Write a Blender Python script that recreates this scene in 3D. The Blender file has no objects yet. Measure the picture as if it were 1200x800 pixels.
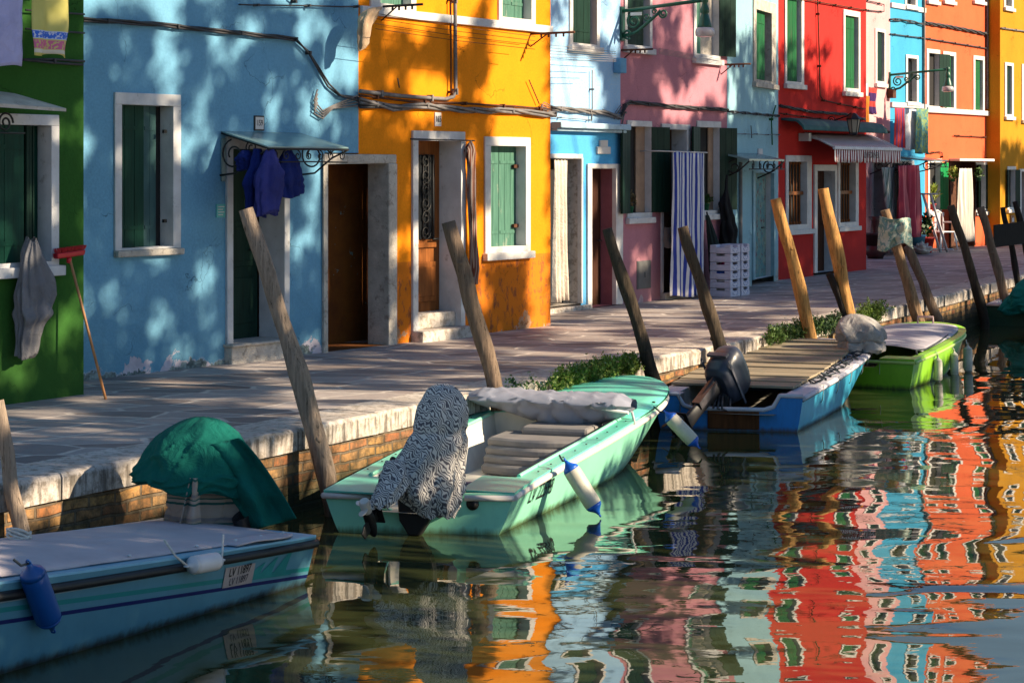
import bpy, bmesh, math, random
from mathutils import Vector, Matrix, noise as mn
PI=math.pi; R=math.radians
random.seed(7)
H=1.9; F=2400.0; CX=600.0; HY=199.0; WZ=-0.63
sc=bpy.context.scene
COL=sc.collection
# ---------------------------------------------------------------- measuring
def gp(px,py,z=0.0):
    Y=F*(H-z)/(py-HY); return Vector(((px-CX)*Y/F,Y,z))
def at(px,py,Y): return Vector(((px-CX)*Y/F,Y,H-(py-HY)*Y/F))
# ---------------------------------------------------------------- objects
def tag(o,label=None,cat=None,group=None,kind=None):
    if label: o['label']=label
    if cat: o['category']=cat
    if group: o['group']=group
    if kind: o['kind']=kind
    return o
def thing(name,label,cat,loc=(0,0,0),rz=0.0,group=None):
    o=bpy.data.objects.new(name,None); COL.objects.link(o)
    o.empty_display_size=.2; o.location=loc; o.rotation_euler=(0,0,rz)
    return tag(o,label,cat,group)
class MB:
    def __init__(s,off=(0,0,0)):
        s.v=[];s.f=[];s.m=[];s.o=Vector(off);s.sm=[]
    def add(s,vs,fs,mi=0,smooth=False):
        b=len(s.v)
        s.v+= [tuple(Vector(p)-s.o) for p in vs]
        for f in fs: s.f.append(tuple(b+i for i in f)); s.m.append(mi); s.sm.append(smooth)
        return s
    def quad(s,a,b,c,d,mi=0): return s.add([a,b,c,d],[(0,1,2,3)],mi)
    def box(s,x0,x1,y0,y1,z0,z1,mi=0,M=None):
        vs=[(x,y,z) for x in(x0,x1) for y in(y0,y1) for z in(z0,z1)]
        if M is not None: vs=[M@Vector(p) for p in vs]
        return s.add(vs,[(0,1,3,2),(4,6,7,5),(0,4,5,1),(2,3,7,6),(0,2,6,4),(1,5,7,3)],mi)
    def tube(s,pts,r,n=8,mi=0,cap=True,smooth=True,jit=0.0):
        pts=[Vector(p) for p in pts]; N=len(pts)
        rs=r if isinstance(r,(list,tuple)) else [r]*N
        vs=[];fs=[]; up=None
        for i,p in enumerate(pts):
            d=(pts[min(i+1,N-1)]-pts[max(i-1,0)])
            if d.length<1e-9: d=Vector((0,0,1))
            d.normalize()
            if up is None:
                up=Vector((0,0,1)) if abs(d.z)<.9 else Vector((1,0,0))
            a=(up-d*up.dot(d))
            if a.length<1e-6: a=d.orthogonal()
            a.normalize(); b=d.cross(a); up=a
            for k in range(n):
                t=2*PI*k/n; rr=rs[i]
                if jit: rr*=1+jit*mn.noise(Vector((k*.9,i*.35,rs[0]*37+pts[0].x*3)))
                vs.append(p+(a*math.cos(t)+b*math.sin(t))*rr)
        for i in range(N-1):
            for k in range(n):
                k2=(k+1)%n; fs.append((i*n+k,i*n+k2,(i+1)*n+k2,(i+1)*n+k))
        s.add(vs,fs,mi,smooth)
        if cap:
            s.add(vs[:n],[tuple(range(n))[::-1]],mi); s.add(vs[-n:],[tuple(range(n))],mi)
        return s
    def lathe(s,prof,n=20,mi=0,M=None,smooth=True):
        vs=[];fs=[]
        for r,z in prof:
            for k in range(n):
                t=2*PI*k/n; vs.append(Vector((r*math.cos(t),r*math.sin(t),z)))
        if M is not None: vs=[M@p for p in vs]
        for i in range(len(prof)-1):
            for k in range(n):
                k2=(k+1)%n; fs.append((i*n+k,i*n+k2,(i+1)*n+k2,(i+1)*n+k))
        s.add(vs,fs,mi,smooth)
        s.add(vs[:n],[tuple(range(n))[::-1]],mi); s.add(vs[-n:],[tuple(range(n))],mi)
        return s
    def poly(s,pts,y0,y1,mi=0,M=None):      # prism: outline in x,z, thickness in y
        n=len(pts)
        vs=[Vector((p[0],y0,p[1])) for p in pts]+[Vector((p[0],y1,p[1])) for p in pts]
        if M is not None: vs=[M@p for p in vs]
        fs=[tuple(range(n)),tuple(range(n,2*n))[::-1]]+[(i,i+n,(i+1)%n+n,(i+1)%n) for i in range(n)]
        return s.add(vs,fs,mi)
    def grid(s,fn,nu,nv,mi=0,smooth=True,closeu=False):
        vs=[fn(i/nu,j/nv) for j in range(nv+1) for i in range(nu+(0 if closeu else 1))]
        w=nu+(0 if closeu else 1); fs=[]
        for j in range(nv):
            for i in range(nu):
                i2=(i+1)%w if closeu else i+1
                fs.append((j*w+i,j*w+i2,(j+1)*w+i2,(j+1)*w+i))
        return s.add(vs,fs,mi,smooth)
    def build(s,name,mats,parent=None,bevel=0,solid=0,subd=0,fix=True,label=None):
        me=bpy.data.meshes.new(name); me.from_pydata(s.v,[],s.f)
        if not isinstance(mats,(list,tuple)): mats=[mats]
        for m in mats: me.materials.append(m)
        me.polygons.foreach_set('material_index',s.m)
        me.polygons.foreach_set('use_smooth',s.sm); me.update()
        if fix:
            bm=bmesh.new(); bm.from_mesh(me)
            bmesh.ops.remove_doubles(bm,verts=bm.verts,dist=1e-5)
            bmesh.ops.recalc_face_normals(bm,faces=bm.faces); bm.to_mesh(me); bm.free()
        o=bpy.data.objects.new(name,me); COL.objects.link(o)
        if parent is not None: o.parent=parent
        if solid:
            m=o.modifiers.new('s','SOLIDIFY'); m.thickness=solid; m.offset=0
        if subd:
            m=o.modifiers.new('d','SUBSURF'); m.levels=subd; m.render_levels=subd
        if bevel:
            m=o.modifiers.new('b','BEVEL'); m.width=bevel; m.segments=2; m.limit_method='ANGLE'; m.angle_limit=R(40); m.harden_normals=False
        if label: o['label']=label
        return o
def text_mesh(name,txt,size,mat,parent,M,sx=1.0,extr=.001):
    cu=bpy.data.curves.new(name,'FONT'); cu.body=txt; cu.size=size; cu.align_x='CENTER'; cu.align_y='CENTER'; cu.extrude=extr; cu.resolution_u=3
    to=bpy.data.objects.new(name+'_t',cu); COL.objects.link(to)
    dg=bpy.context.evaluated_depsgraph_get()
    me=bpy.data.meshes.new_from_object(to.evaluated_get(dg))
    bpy.data.objects.remove(to); bpy.data.curves.remove(cu)
    me.transform(Matrix.Diagonal((sx,1,1,1))); me.transform(M)
    me.materials.clear(); me.materials.append(mat)
    o=bpy.data.objects.new(name,me); COL.objects.link(o); o.parent=parent
    return o
WALLTXT=Matrix.Rotation(PI/2,4,'X')     # text facing -y
# ---------------------------------------------------------------- materials
class NT:
    def __init__(s,name):
        s.m=bpy.data.materials.new(name); s.m.use_nodes=True; s.t=s.m.node_tree; s.n=s.t.nodes; s.l=s.t.links
        s.b=s.n['Principled BSDF']; s.tc=s.n.new('ShaderNodeTexCoord')
        s.co=s.tc.outputs['Object']
    def node(s,ty,**k):
        x=s.n.new(ty)
        for a,b in k.items(): setattr(x,a,b)
        return x
    def put(s,sock,v):
        if hasattr(v,'links') or isinstance(v,bpy.types.NodeSocket): s.l.new(v,sock)
        elif isinstance(v,(tuple,list)) and len(v)==3 and sock.type=='RGBA': sock.default_value=(*v,1)
        else: sock.default_value=v
    def mapv(s,scale=(1,1,1),rot=(0,0,0),loc=(0,0,0),src=None):
        x=s.node('ShaderNodeMapping'); s.l.new(src or s.co,x.inputs['Vector'])
        x.inputs['Scale'].default_value=scale; x.inputs['Rotation'].default_value=rot; x.inputs['Location'].default_value=loc
        return x.outputs[0]
    def noise(s,scale=5,detail=3,rough=.55,dist=0,vec=None):
        x=s.node('ShaderNodeTexNoise'); s.l.new(vec or s.co,x.inputs['Vector'])
        x.inputs['Scale'].default_value=scale; x.inputs['Detail'].default_value=detail; x.inputs['Roughness'].default_value=rough; x.inputs['Distortion'].default_value=dist
        return x.outputs['Fac']
    def ramp(s,v,a,b,ca=0.0,cb=1.0):
        x=s.node('ShaderNodeMapRange'); s.put(x.inputs['Value'],v)
        x.inputs['From Min'].default_value=a; x.inputs['From Max'].default_value=b
        x.inputs['To Min'].default_value=ca; x.inputs['To Max'].default_value=cb; x.clamp=True
        return x.outputs[0]
    def math(s,op,a,b=0.0,c=None):
        x=s.node('ShaderNodeMath',operation=op); s.put(x.inputs[0],a); s.put(x.inputs[1],b)
        if c is not None: s.put(x.inputs[2],c)
        return x.outputs[0]
    def mix(s,f,a,b,mode='MIX'):
        x=s.node('ShaderNodeMix',data_type='RGBA',blend_type=mode)
        s.put(x.inputs[0],f); s.put(x.inputs[6],a); s.put(x.inputs[7],b)
        return x.outputs[2]
    def sep(s,src=None):
        x=s.node('ShaderNodeSeparateXYZ'); s.l.new(src or s.co,x.inputs[0]); return x.outputs
    def bump(s,h,strength=.3,dist=.01,prev=None):
        x=s.node('ShaderNodeBump'); s.l.new(h,x.inputs['Height']); x.inputs['Strength'].default_value=strength; x.inputs['Distance'].default_value=dist
        if prev is not None: s.l.new(prev,x.inputs['Normal'])
        s.l.new(x.outputs[0],s.b.inputs['Normal']); return x.outputs[0]
    def fin(s,col,rough=.8,spec=None,metal=None):
        s.put(s.b.inputs['Base Color'],col); s.put(s.b.inputs['Roughness'],rough)
        if spec is not None: s.b.inputs['Specular IOR Level'].default_value=spec
        if metal is not None: s.b.inputs['Metallic'].default_value=metal
        return s.m
def sh(c,k): return tuple(min(1,max(0,x*k)) for x in c)
def simple(name,col,rough=.6,var=.18,scale=6,bump=.15,bd=.004,spec=.4,metal=0,dirt=None,dthr=.6,stretch=(1,1,1)):
    t=NT(name); v=t.mapv(stretch)
    n=t.noise(scale,4,.6,vec=v)
    c=t.mix(t.ramp(n,.3,.7),sh(col,1-var),sh(col,1+var))
    if dirt: c=t.mix(t.math('MULTIPLY',t.ramp(t.noise(scale*1.7,6,.7,vec=v),dthr,dthr+.08),.8),c,dirt)
    if bump: t.bump(t.noise(scale*6,4,.6,vec=v),bump,bd)
    return t.fin(c,rough,spec,metal)
def stucco(name,col,dark=None,grime=.35,foot=None,peel=None,peelthr=.62,peelz=.5,band=None,upper=None):
    t=NT(name); z=t.sep()[2]
    big=t.noise(.9,5,.6); mid=t.noise(4.5,5,.65); fine=t.noise(38,4,.6)
    streak=t.noise(3.0,4,.6,vec=t.mapv((2.2,1,.22)))
    c0=col
    if upper:                                       # painted in another tone above a height
        uz,ucol=upper
        c0=t.mix(t.ramp(z,uz-.004,uz+.004),col,ucol)
        base=t.mix(t.ramp(big,.3,.7,.0,.35),c0,t.mix(1.0,c0,(.72,.74,.78),'MULTIPLY'))
    else: base=t.mix(t.ramp(big,.3,.7),sh(col,.84),sh(col,1.1))
    base=t.mix(t.ramp(mid,.45,.75,0,.35),base,t.mix(1.0,base,(.7,.7,.72),'MULTIPLY'))
    base=t.mix(t.ramp(streak,.55,.8,0,.4),base,t.mix(1.0,base,(.74,.72,.7),'MULTIPLY'))
    base=t.mix(t.ramp(fine,.3,.7,0,.5),base,sh(col,1.35))
    if dark is not None:                             # damp lower band
        zz=t.math('SUBTRACT',z,t.math('MULTIPLY',mid,.7))
        base=t.mix(t.ramp(zz,-.2,.5,grime,0),base,dark)
    if band:                                         # old repainted dado with stains
        bz,bcol,bst=band
        sp=t.ramp(t.noise(9,6,.75,vec=t.mapv((1,1,.6))),.52,.6)
        bc=t.mix(sp,bcol,bst)
        base=t.mix(t.ramp(z,bz-.003,bz+.003,1,0),base,bc)
    hgt=t.math('ADD',t.math('MULTIPLY',mid,.6),t.math('MULTIPLY',fine,.25))
    if peel:
        pn=t.noise(2.6,6,.62,.4)
        thr=t.math('MULTIPLY',t.ramp(z,0,peelz,.16,-.25),1.0)
        m=t.ramp(t.math('ADD',pn,thr),peelthr,peelthr+.012)
        base=t.mix(m,base,t.mix(t.ramp(mid,.4,.6),peel,sh(peel,.75)))
        hgt=t.math('SUBTRACT',hgt,t.math('MULTIPLY',m,.6))
    vo=t.node('ShaderNodeTexVoronoi',feature='DISTANCE_TO_EDGE'); vo.inputs['Scale'].default_value=1.1
    wn_=t.node('ShaderNodeTexNoise'); wn_.inputs['Scale'].default_value=3.5; wn_.inputs['Detail'].default_value=5; t.l.new(t.co,wn_.inputs['Vector'])
    wa=t.node('ShaderNodeVectorMath',operation='MULTIPLY_ADD'); t.l.new(wn_.outputs['Color'],wa.inputs[0]); wa.inputs[1].default_value=(.45,.45,.45); t.l.new(t.co,wa.inputs[2]); t.l.new(wa.outputs[0],vo.inputs['Vector'])
    ck=t.math('MULTIPLY',t.ramp(vo.outputs['Distance'],.0015,.006,1,0),t.ramp(t.noise(1.6,3,.5,vec=t.mapv((1,1,1),loc=(7,3,2))),.52,.60))
    base=t.mix(t.math('MULTIPLY',ck,.7),base,sh(col,.3))
    hgt=t.math('SUBTRACT',hgt,t.math('MULTIPLY',ck,.5))
    if foot:
        fz,fcol=foot; fl=t.math('ADD',z,t.math('MULTIPLY',t.math('SUBTRACT',t.noise(1.7,6,.7),.5),.75))
        fm=t.ramp(fl,fz,fz+.006,1,0); rim_=t.ramp(fl,fz+.006,fz+.03,1,0)
        base=t.mix(t.math('MULTIPLY',rim_,.55),base,(.5,.47,.52)); base=t.mix(fm,base,t.mix(t.ramp(t.noise(10,6,.75),.42,.58),sh(fcol,.45),sh(fcol,1.3)))
        hgt=t.math('SUBTRACT',hgt,t.math('MULTIPLY',fm,1.2))
    t.bump(hgt,.4,.014)
    return t.fin(base,.92,.15)
def planks(name,col,var=.25,sc=1.0,ax='Z',rough=.65,worn=None,wthr=.58,spec=.12):
    t=NT(name); st={'Z':(9,9,.8),'X':(.8,9,9)}[ax]; v=t.mapv(tuple(a*sc for a in st))
    g=t.noise(3,5,.65,vec=v); c=t.mix(t.ramp(g,.3,.7),sh(col,1-var),sh(col,1+var))
    if worn: c=t.mix(t.math('MULTIPLY',t.ramp(t.noise(2.2,6,.7,vec=v),wthr,wthr+.06),.85),c,worn)
    t.bump(g,.4,.004); return t.fin(c,rough,spec)
M={}
M['white']=simple('white_stone',(.62,.60,.58),.75,.12,5,.25,.004,.2,dirt=(.33,.3,.28),dthr=.62)
M['trim']=simple('grey_white_trim',(.55,.55,.56),.8,.14,5,.3,.005,.2,dirt=(.3,.29,.28),dthr=.6)
M['oldstone']=simple('weathered_stone',(.47,.43,.38),.9,.22,7,.8,.012,.15,dirt=(.27,.235,.20),dthr=.56)
M['green']=planks('bottle_green_paint',(.004,.040,.027),.25,rough=.45)
M['green2']=planks('dark_green_paint',(.008,.028,.02),.3,rough=.5)
M['green3']=planks('faded_green_paint',(.10,.24,.17),.25,worn=(.26,.32,.26),wthr=.6)
M['green4']=planks('leaf_green_paint',(.012,.10,.035),.35,worn=(.05,.08,.04),wthr=.57)
M['green5']=planks('fresh_green_paint',(.01,.24,.07),.12,rough=.4)
M['dkwood']=planks('dark_wood',(.05,.02,.012),.4)
M['brwood']=planks('varnished_wood',(.22,.075,.02),.35,rough=.4)
M['glass']=NT('dark_pane').fin((.012,.014,.016),.08,.5)
M['int']=NT('dark_interior').fin((.012,.011,.012),.9)  # near-black colour stands in for the unlit rooms behind openings
M['iron']=simple('black_iron',(.012,.012,.013),.5,.2,20,.1,spec=.4)
M['rust']=simple('rusty_iron',(.085,.035,.02),.8,.4,15,.3,spec=.2)
M['grn_iron']=simple('green_cast_iron',(.008,.085,.05),.4,.2,12,.1,spec=.5)
M['cable']=simple('grey_cable',(.16,.15,.15),.7,.35,9,.2)
M['cable_dk']=simple('dark_cable',(.04,.04,.045),.7,.35,9,.2)
M['wire']=NT('line_wire').fin((.25,.22,.2),.6)
M['rope']=simple('pale_rope',(.55,.53,.48),.9,.2,60,.5)
M['rope_dk']=simple('dark_rope',(.03,.04,.05),.9,.2,60,.5)
M['black']=simple('black_rubber',(.012,.012,.013),.5,.2,12,.1)
M['plasterpatch']=simple('plaster',(.6,.55,.6),.9,.1,12,.4)
M['tile']=planks('roof_tile',(.35,.13,.07),.35,1.5)
def cloth(name,col,var=.12,rough=.9,w=90):
    t=NT(name); n=t.noise(3,4,.6); f=t.noise(w*3,2,.5)
    c=t.mix(t.ramp(n,.3,.7),sh(col,1-var),sh(col,1+var)); c=t.mix(t.ramp(f,.3,.7,0,.25),c,sh(col,.6))
    t.bump(f,.25,.001,t.bump(t.noise(7,5,.65,1.2),.7,.035)); return t.fin(c,rough,.15)
def striped(name,cols,period,axis=0,vertical=True,rough=.9,wob=0.0,dx=0.0):
    # cols: list of (upto fraction,col)
    t=NT(name); a=t.sep()[axis]
    if wob: a=t.math('ADD',a,t.math('MULTIPLY',t.math('SUBTRACT',t.noise(3,3,.5),.5),wob))
    p=t.math('FRACT',t.math('ADD',t.math('DIVIDE',a,period),dx+50.0),0)
    c=cols[0][1]
    for k in range(1,len(cols)):
        c=t.mix(t.math('GREATER_THAN',p,cols[k-1][0]),c,cols[k][1])
    n=t.noise(5,4,.6); c=t.mix(t.ramp(n,.3,.7,0,.3),c,t.mix(1.0,c,(.7,.7,.72),'MULTIPLY'))
    t.bump(t.noise(60,3,.5),.2,.002)
    return t.fin(c,rough,.15)
# ---------------------------------------------------------------- camera, light
cam=bpy.data.cameras.new('camera'); co=bpy.data.objects.new('camera',cam); COL.objects.link(co)
co.location=(0,0,H); co.rotation_euler=(PI/2,0,0); cam.sensor_width=36; cam.lens=36*F/1200
cam.shift_y=-(400-HY)/1200.0; cam.clip_end=2000; cam.clip_start=.1; sc.camera=co
SH=Vector((.97,-.243,0)).normalized(); SEL=R(26.5)
S=Vector((SH.x*math.cos(SEL),SH.y*math.cos(SEL),math.sin(SEL)))
sun=bpy.data.lights.new('sun','SUN'); sun.energy=5.0; sun.angle=R(.45); sun.color=(1,.82,.58)
so=bpy.data.objects.new('sun',sun); COL.objects.link(so); so.rotation_euler=S.to_track_quat('Z','Y').to_euler()
w=bpy.data.worlds.new('World'); sc.world=w; w.use_nodes=True; wn=w.node_tree
sk=wn.nodes.new('ShaderNodeTexSky'); sk.sky_type='NISHITA'; sk.sun_disc=False; sk.sun_elevation=SEL; sk.sun_rotation=math.atan2(S.x,S.y)
sk.air_density=1.1; sk.dust_density=.1; sk.ozone_density=4.0
bg=wn.nodes['Background']; wn.links.new(sk.outputs[0],bg.inputs[0]); bg.inputs[1].default_value=.068
sc.view_settings.view_transform='Standard'; sc.view_settings.look='None'; sc.view_settings.exposure=1.1; sc.view_settings.gamma=1
WA,WB,WC=.026,.0045,.05
LPC=13
# ================================================================ setting
UQ=Vector((.47,.883,0)); NQ=Vector((.883,-.47,0))
QP=[gp(19,566),gp(157,539),gp(353,500),gp(482,475),gp(590,455.5),gp(763,418),gp(820,407),gp(900,391),gp(980,375),gp(1027,367.5),gp(1200,321)]
# smooth the edge line: least squares of x as quadratic in y
def fitq(P):
    import itertools
    A=[[sum(p.y**(i+j) for p in P) for j in range(3)] for i in range(3)]; b=[sum(p.x*p.y**i for p in P) for i in range(3)]
    m=Matrix(A); return m.inverted()@Vector(b)
QC=fitq(QP)
def qx(y):
    y2=min(max(y,10),42); d=QC[1]+2*QC[2]*y2
    return QC[0]+QC[1]*y2+QC[2]*y2*y2+d*(y-y2)
def qn(y):
    y2=min(max(y,10),42); d=Vector((QC[1]+2*QC[2]*y2,1,0)).normalized(); return d,Vector((d.y,-d.x,0))
def qpt(y,off=0.0,z=0.0):
    d,n=qn(y); return Vector((qx(y),y,z))+n*off
def q_at_px(px,off=0.0):
    lo,hi=5,120
    for _ in range(50):
        m=(lo+hi)/2; p=qpt(m,off)
        if CX+F*p.x/p.y<px: lo=m
        else: hi=m
    return qpt(m,off),m
# pavement
t=NT('trachyte_paving')
dn=t.node('ShaderNodeTexNoise'); dn.inputs['Scale'].default_value=1.7; dn.inputs['Detail'].default_value=3; t.l.new(t.co,dn.inputs['Vector'])
vv=t.mapv((1.45,2.7,1),(0,0,R(-62)))
va=t.node('ShaderNodeVectorMath',operation='MULTIPLY_ADD'); t.l.new(dn.outputs['Color'],va.inputs[0]); va.inputs[1].default_value=(.45,.45,0); t.l.new(vv,va.inputs[2])
ve=t.node('ShaderNodeTexVoronoi',feature='DISTANCE_TO_EDGE',voronoi_dimensions='2D'); vc=t.node('ShaderNodeTexVoronoi',feature='F1',voronoi_dimensions='2D')
for q in (ve,vc): t.l.new(va.outputs[0],q.inputs['Vector']); q.inputs['Scale'].default_value=1.0; q.inputs['Randomness'].default_value=.62
cs_=t.node('ShaderNodeSeparateColor'); t.l.new(vc.outputs['Color'],cs_.inputs[0])
joint=t.ramp(ve.outputs['Distance'],.022,.05,1,0)
stone=t.mix(cs_.outputs[0],(.15,.125,.12),(.44,.385,.36)); stone=t.mix(t.ramp(cs_.outputs[1],.6,1,0,.5),stone,(.30,.22,.19))
brc=t.mix(t.math('MULTIPLY',joint,.9),stone,(.66,.59,.52))
c=t.mix(t.ramp(t.noise(1.1,5,.65),.3,.7,0,.3),brc,(.31,.27,.255))
c=t.mix(t.ramp(t.noise(14,5,.7),.4,.7,0,.35),c,(.17,.135,.13))
c=t.mix(t.ramp(t.noise(.5,3,.6),.5,.75,0,.35),c,(.46,.40,.37))
hh=t.math('ADD',t.math('MULTIPLY',joint,-.6),t.math('MULTIPLY',t.noise(22,4,.65),.5))
t.bump(hh,.5,.012); M['pave']=t.fin(c,t.ramp(t.noise(6,4,.6),.3,.7,.6,.9),.2)
CW=.46
ys=[-20,-5,3,6]+[8+i for i in range(36)]+[46,50,55,60,70,90,130,300]
mb=MB()
for a,b in zip(ys[:-1],ys[1:]):
    p,q=qpt(a,-CW,0),qpt(b,-CW,0); p2=p+Vector((-400,60,0)) ; q2=q+Vector((-400,60,0))
    mb.quad(p,q,q2,p2)
tag(mb.build('pavement',M['pave'],fix=True),kind='structure')
# coping + brick face
t=NT('istrian_coping'); x,y,z=t.sep()
n1=t.noise(3,5,.65); st=t.noise(4,5,.7,vec=t.mapv((5,5,.5)))
c=t.mix(t.ramp(n1,.3,.7),(.44,.38,.33),(.62,.56,.50))
c=t.mix(t.ramp(t.noise(14,6,.75),.48,.6,0,.75),c,(.22,.18,.14))
c=t.mix(t.math('MULTIPLY',t.ramp(st,.47,.60),t.ramp(z,-.012,-.03,0,.8)),c,(.10,.085,.07))
t.bump(t.math('ADD',t.noise(9,5,.6),t.math('MULTIPLY',t.noise(50,3,.6),.3)),.6,.015); M['coping']=t.fin(c,.85,.2)
t=NT('canal_brick'); br=t.node('ShaderNodeTexBrick')
dn=t.node('ShaderNodeTexNoise'); dn.inputs['Scale'].default_value=3.2; t.l.new(t.co,dn.inputs['Vector'])
uvn=t.node('ShaderNodeUVMap'); va=t.node('ShaderNodeVectorMath',operation='MULTIPLY_ADD'); t.l.new(dn.outputs['Color'],va.inputs[0]); va.inputs[1].default_value=(.06,.06,0); t.l.new(uvn.outputs[0],va.inputs[2]); t.l.new(va.outputs[0],br.inputs['Vector'])
for k,vl in (('Scale',1.0),('Brick Width',.25),('Row Height',.078),('Mortar Size',.012),('Mortar Smooth',.35),('Bias',-.1)): br.inputs[k].default_value=vl
br.inputs['Color1'].default_value=(.34,.10,.035,1); br.inputs['Color2'].default_value=(.46,.28,.09,1); br.inputs['Mortar'].default_value=(.13,.105,.08,1)
z=t.sep()[2]; nn=t.noise(5,5,.7)
c=t.mix(t.ramp(nn,.4,.65,0,.6),br.outputs['Color'],(.30,.21,.12))
c=t.mix(t.ramp(t.noise(9,6,.75),.42,.58,0,.85),c,(.09,.06,.033))
al=t.math('ADD',z,t.math('MULTIPLY',nn,.25))
c=t.mix(t.ramp(al,-.12,-.38,0,.95),c,(.022,.027,.010))
t.bump(t.math('ADD',t.math('MULTIPLY',br.outputs['Fac'],-1.0),t.math('MULTIPLY',nn,.7)),.9,.03); M['brick']=t.fin(c,.8,.3)
qw=thing('quay_wall','long brick canal wall with pale stone coping along the walkway','wall',qpt(12,0,WZ))
mb=MB(off=qpt(12,0,WZ)); uv=[]
L=0
for a,b in zip(ys[:-1],ys[1:]):
    if b>200: continue
    k=4
    for j in range(k):
        ya=a+(b-a)*j/k; yb=a+(b-a)*(j+1)/k
        p=qpt(ya,-.035,-1.3);q=qpt(yb,-.035,-1.3);P=qpt(ya,-.035,-.16);Q=qpt(yb,-.035,-.16)
        l=(q-p).length; mb.quad(p,q,Q,P); uv+=[(L,-1.3),(L+l,-1.3),(L+l,-.16),(L,-.16)]; L+=l
o=mb.build('brick_face',M['brick'],qw,fix=False); ul=o.data.uv_layers.new(name='UVMap')
for i,u in enumerate(uv): ul.data[i].uv=u
rr=random.Random(3); y=7.0
# object space of the parts is the wall's; put coordinates so z=0 is the pavement top
qw.location=(0,0,0); o.data.transform(Matrix.Translation(qpt(12,0,WZ)))
while y<75:
    ln=rr.uniform(1.0,1.9); d,n=qn(y); y1=y+ln*d.y; g=.006
    a=qpt(y,0,0)+d*g; b=qpt(y1,0,0)-d*g; mb=MB(); N=7
    jo=rr.uniform(-.012,.010); dz=rr.uniform(-.006,.004)
    top=[];
    def cp(u,v):   # u along, v around profile front bottom -> front top -> back top
        p=a.lerp(b,u); e=.013*mn.noise(Vector((p.x*3,p.y*3,v*5)))
        prof=[(jo,-.165),(jo,-.03),(jo-.012,-.006),(jo-.035,0),(-CW*.5,.002),(-CW-.004,.002),(-CW-.004,-.165)]
        off,zz=prof[int(round(v*6))]; nn_=Vector((d.y,-d.x,0))
        return p+nn_*(off+(e if off>-.1 else 0))+Vector((0,0,zz+dz*(1 if zz>-.1 else 0)+(e*.4 if zz>-.1 else e*.6)))
    mb.grid(cp,10,6,smooth=False)
    for uu in (0.0,1.0): mb.add([cp(uu,k/6) for k in range(7)],[tuple(range(7))])
    mb.build('coping_stone',M['coping'],qw)
    y=y1
# water
t=NT('canal_water')
obj=t.mapv((1,1,1))
def wv(scale,rot,det,dist,st): return t.noise(scale,det,.5,dist,vec=t.mapv((st,1,1),(0,0,R(rot))))
w1=wv(1.15,-28,1.0,.5,.55); w2=wv(3.2,-20,1.2,.4,.6); w3=wv(.45,10,1,.3,1)
calm=t.ramp(t.noise(.22,2,.5),.38,.6,.35,1.0)
xs=t.sep()
# stern water sheltered between the boats and the quay stays calmer
shel=t.ramp(t.math('SUBTRACT',xs[1],t.math('MULTIPLY',xs[0],1.9)),13.2,15.2,1.0,.12)
w4=wv(11.0,-10,2,.3,.7)
hgt=t.math('MULTIPLY',t.math('ADD',t.math('ADD',t.math('MULTIPLY',w1,WA),t.math('ADD',t.math('MULTIPLY',w2,WB),t.math('MULTIPLY',w4,.0006))),t.math('MULTIPLY',w3,WC)),t.math('MULTIPLY',calm,shel))
t.bump(hgt,1.0,1.0)
t.b.inputs['IOR'].default_value=1.45
M['water']=t.fin((.036,.044,.017),.015,.5)
mb=MB(off=(0,0,WZ)); mb.quad((-60,-60,WZ),(300,-60,WZ),(300,400,WZ),(-60,400,WZ))
o=mb.build('canal_water',M['water']); o.location=(0,0,WZ); tag(o,kind='structure')
# far bank behind / beside the camera
NB=Vector((.85,-.53,0)); UB=Vector((.53,.85,0))
mb=MB()
P0=NB*-.7
for za,zb in ((0,0),):
    mb.quad(P0-UB*30,P0+UB*140,P0+UB*140+NB*120,P0-UB*30+NB*120)
    mb.quad(P0-UB*30,P0+UB*140,P0+UB*140-Vector((0,0,1.3)),P0-UB*30-Vector((0,0,1.3)))
tag(mb.build('far_pavement',M['pave']),kind='structure')
# ================================================================ facades
class Fac:
    def __init__(s,A,B):
        s.A=Vector(A); s.B=Vector(B); s.A.z=s.B.z=0; s.u=(s.B-s.A).normalized(); s.L=(s.B-s.A).length
        s.n=Vector((s.u.y,-s.u.x,0)); s.ang=math.atan2(s.u.y,s.u.x)
    def loc(s,px,py,d=0.0):
        r=Vector(((px-CX)/F,1,0)); o=s.A+s.n*d
        # o + u*S = r*Y
        det=s.u.x*(-r.y)+r.x*s.u.y
        S_=(-o.x*(-r.y)+ -r.x*o.y)/det if False else None
        # solve: u.x*S - r.x*Y = -o.x ; u.y*S - r.y*Y = -o.y
        D=s.u.x*(-r.y)-(-r.x)*s.u.y
        Sx=((-o.x)*(-r.y)-(-r.x)*(-o.y))/D
        Y=(s.u.x*(-o.y)-s.u.y*(-o.x))/D
        return Sx, H-(py-HY)*Y/F
    def w(s,ss,z,d=0.0): return s.A+s.u*ss+s.n*d+Vector((0,0,z))
HOUSES={}
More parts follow.
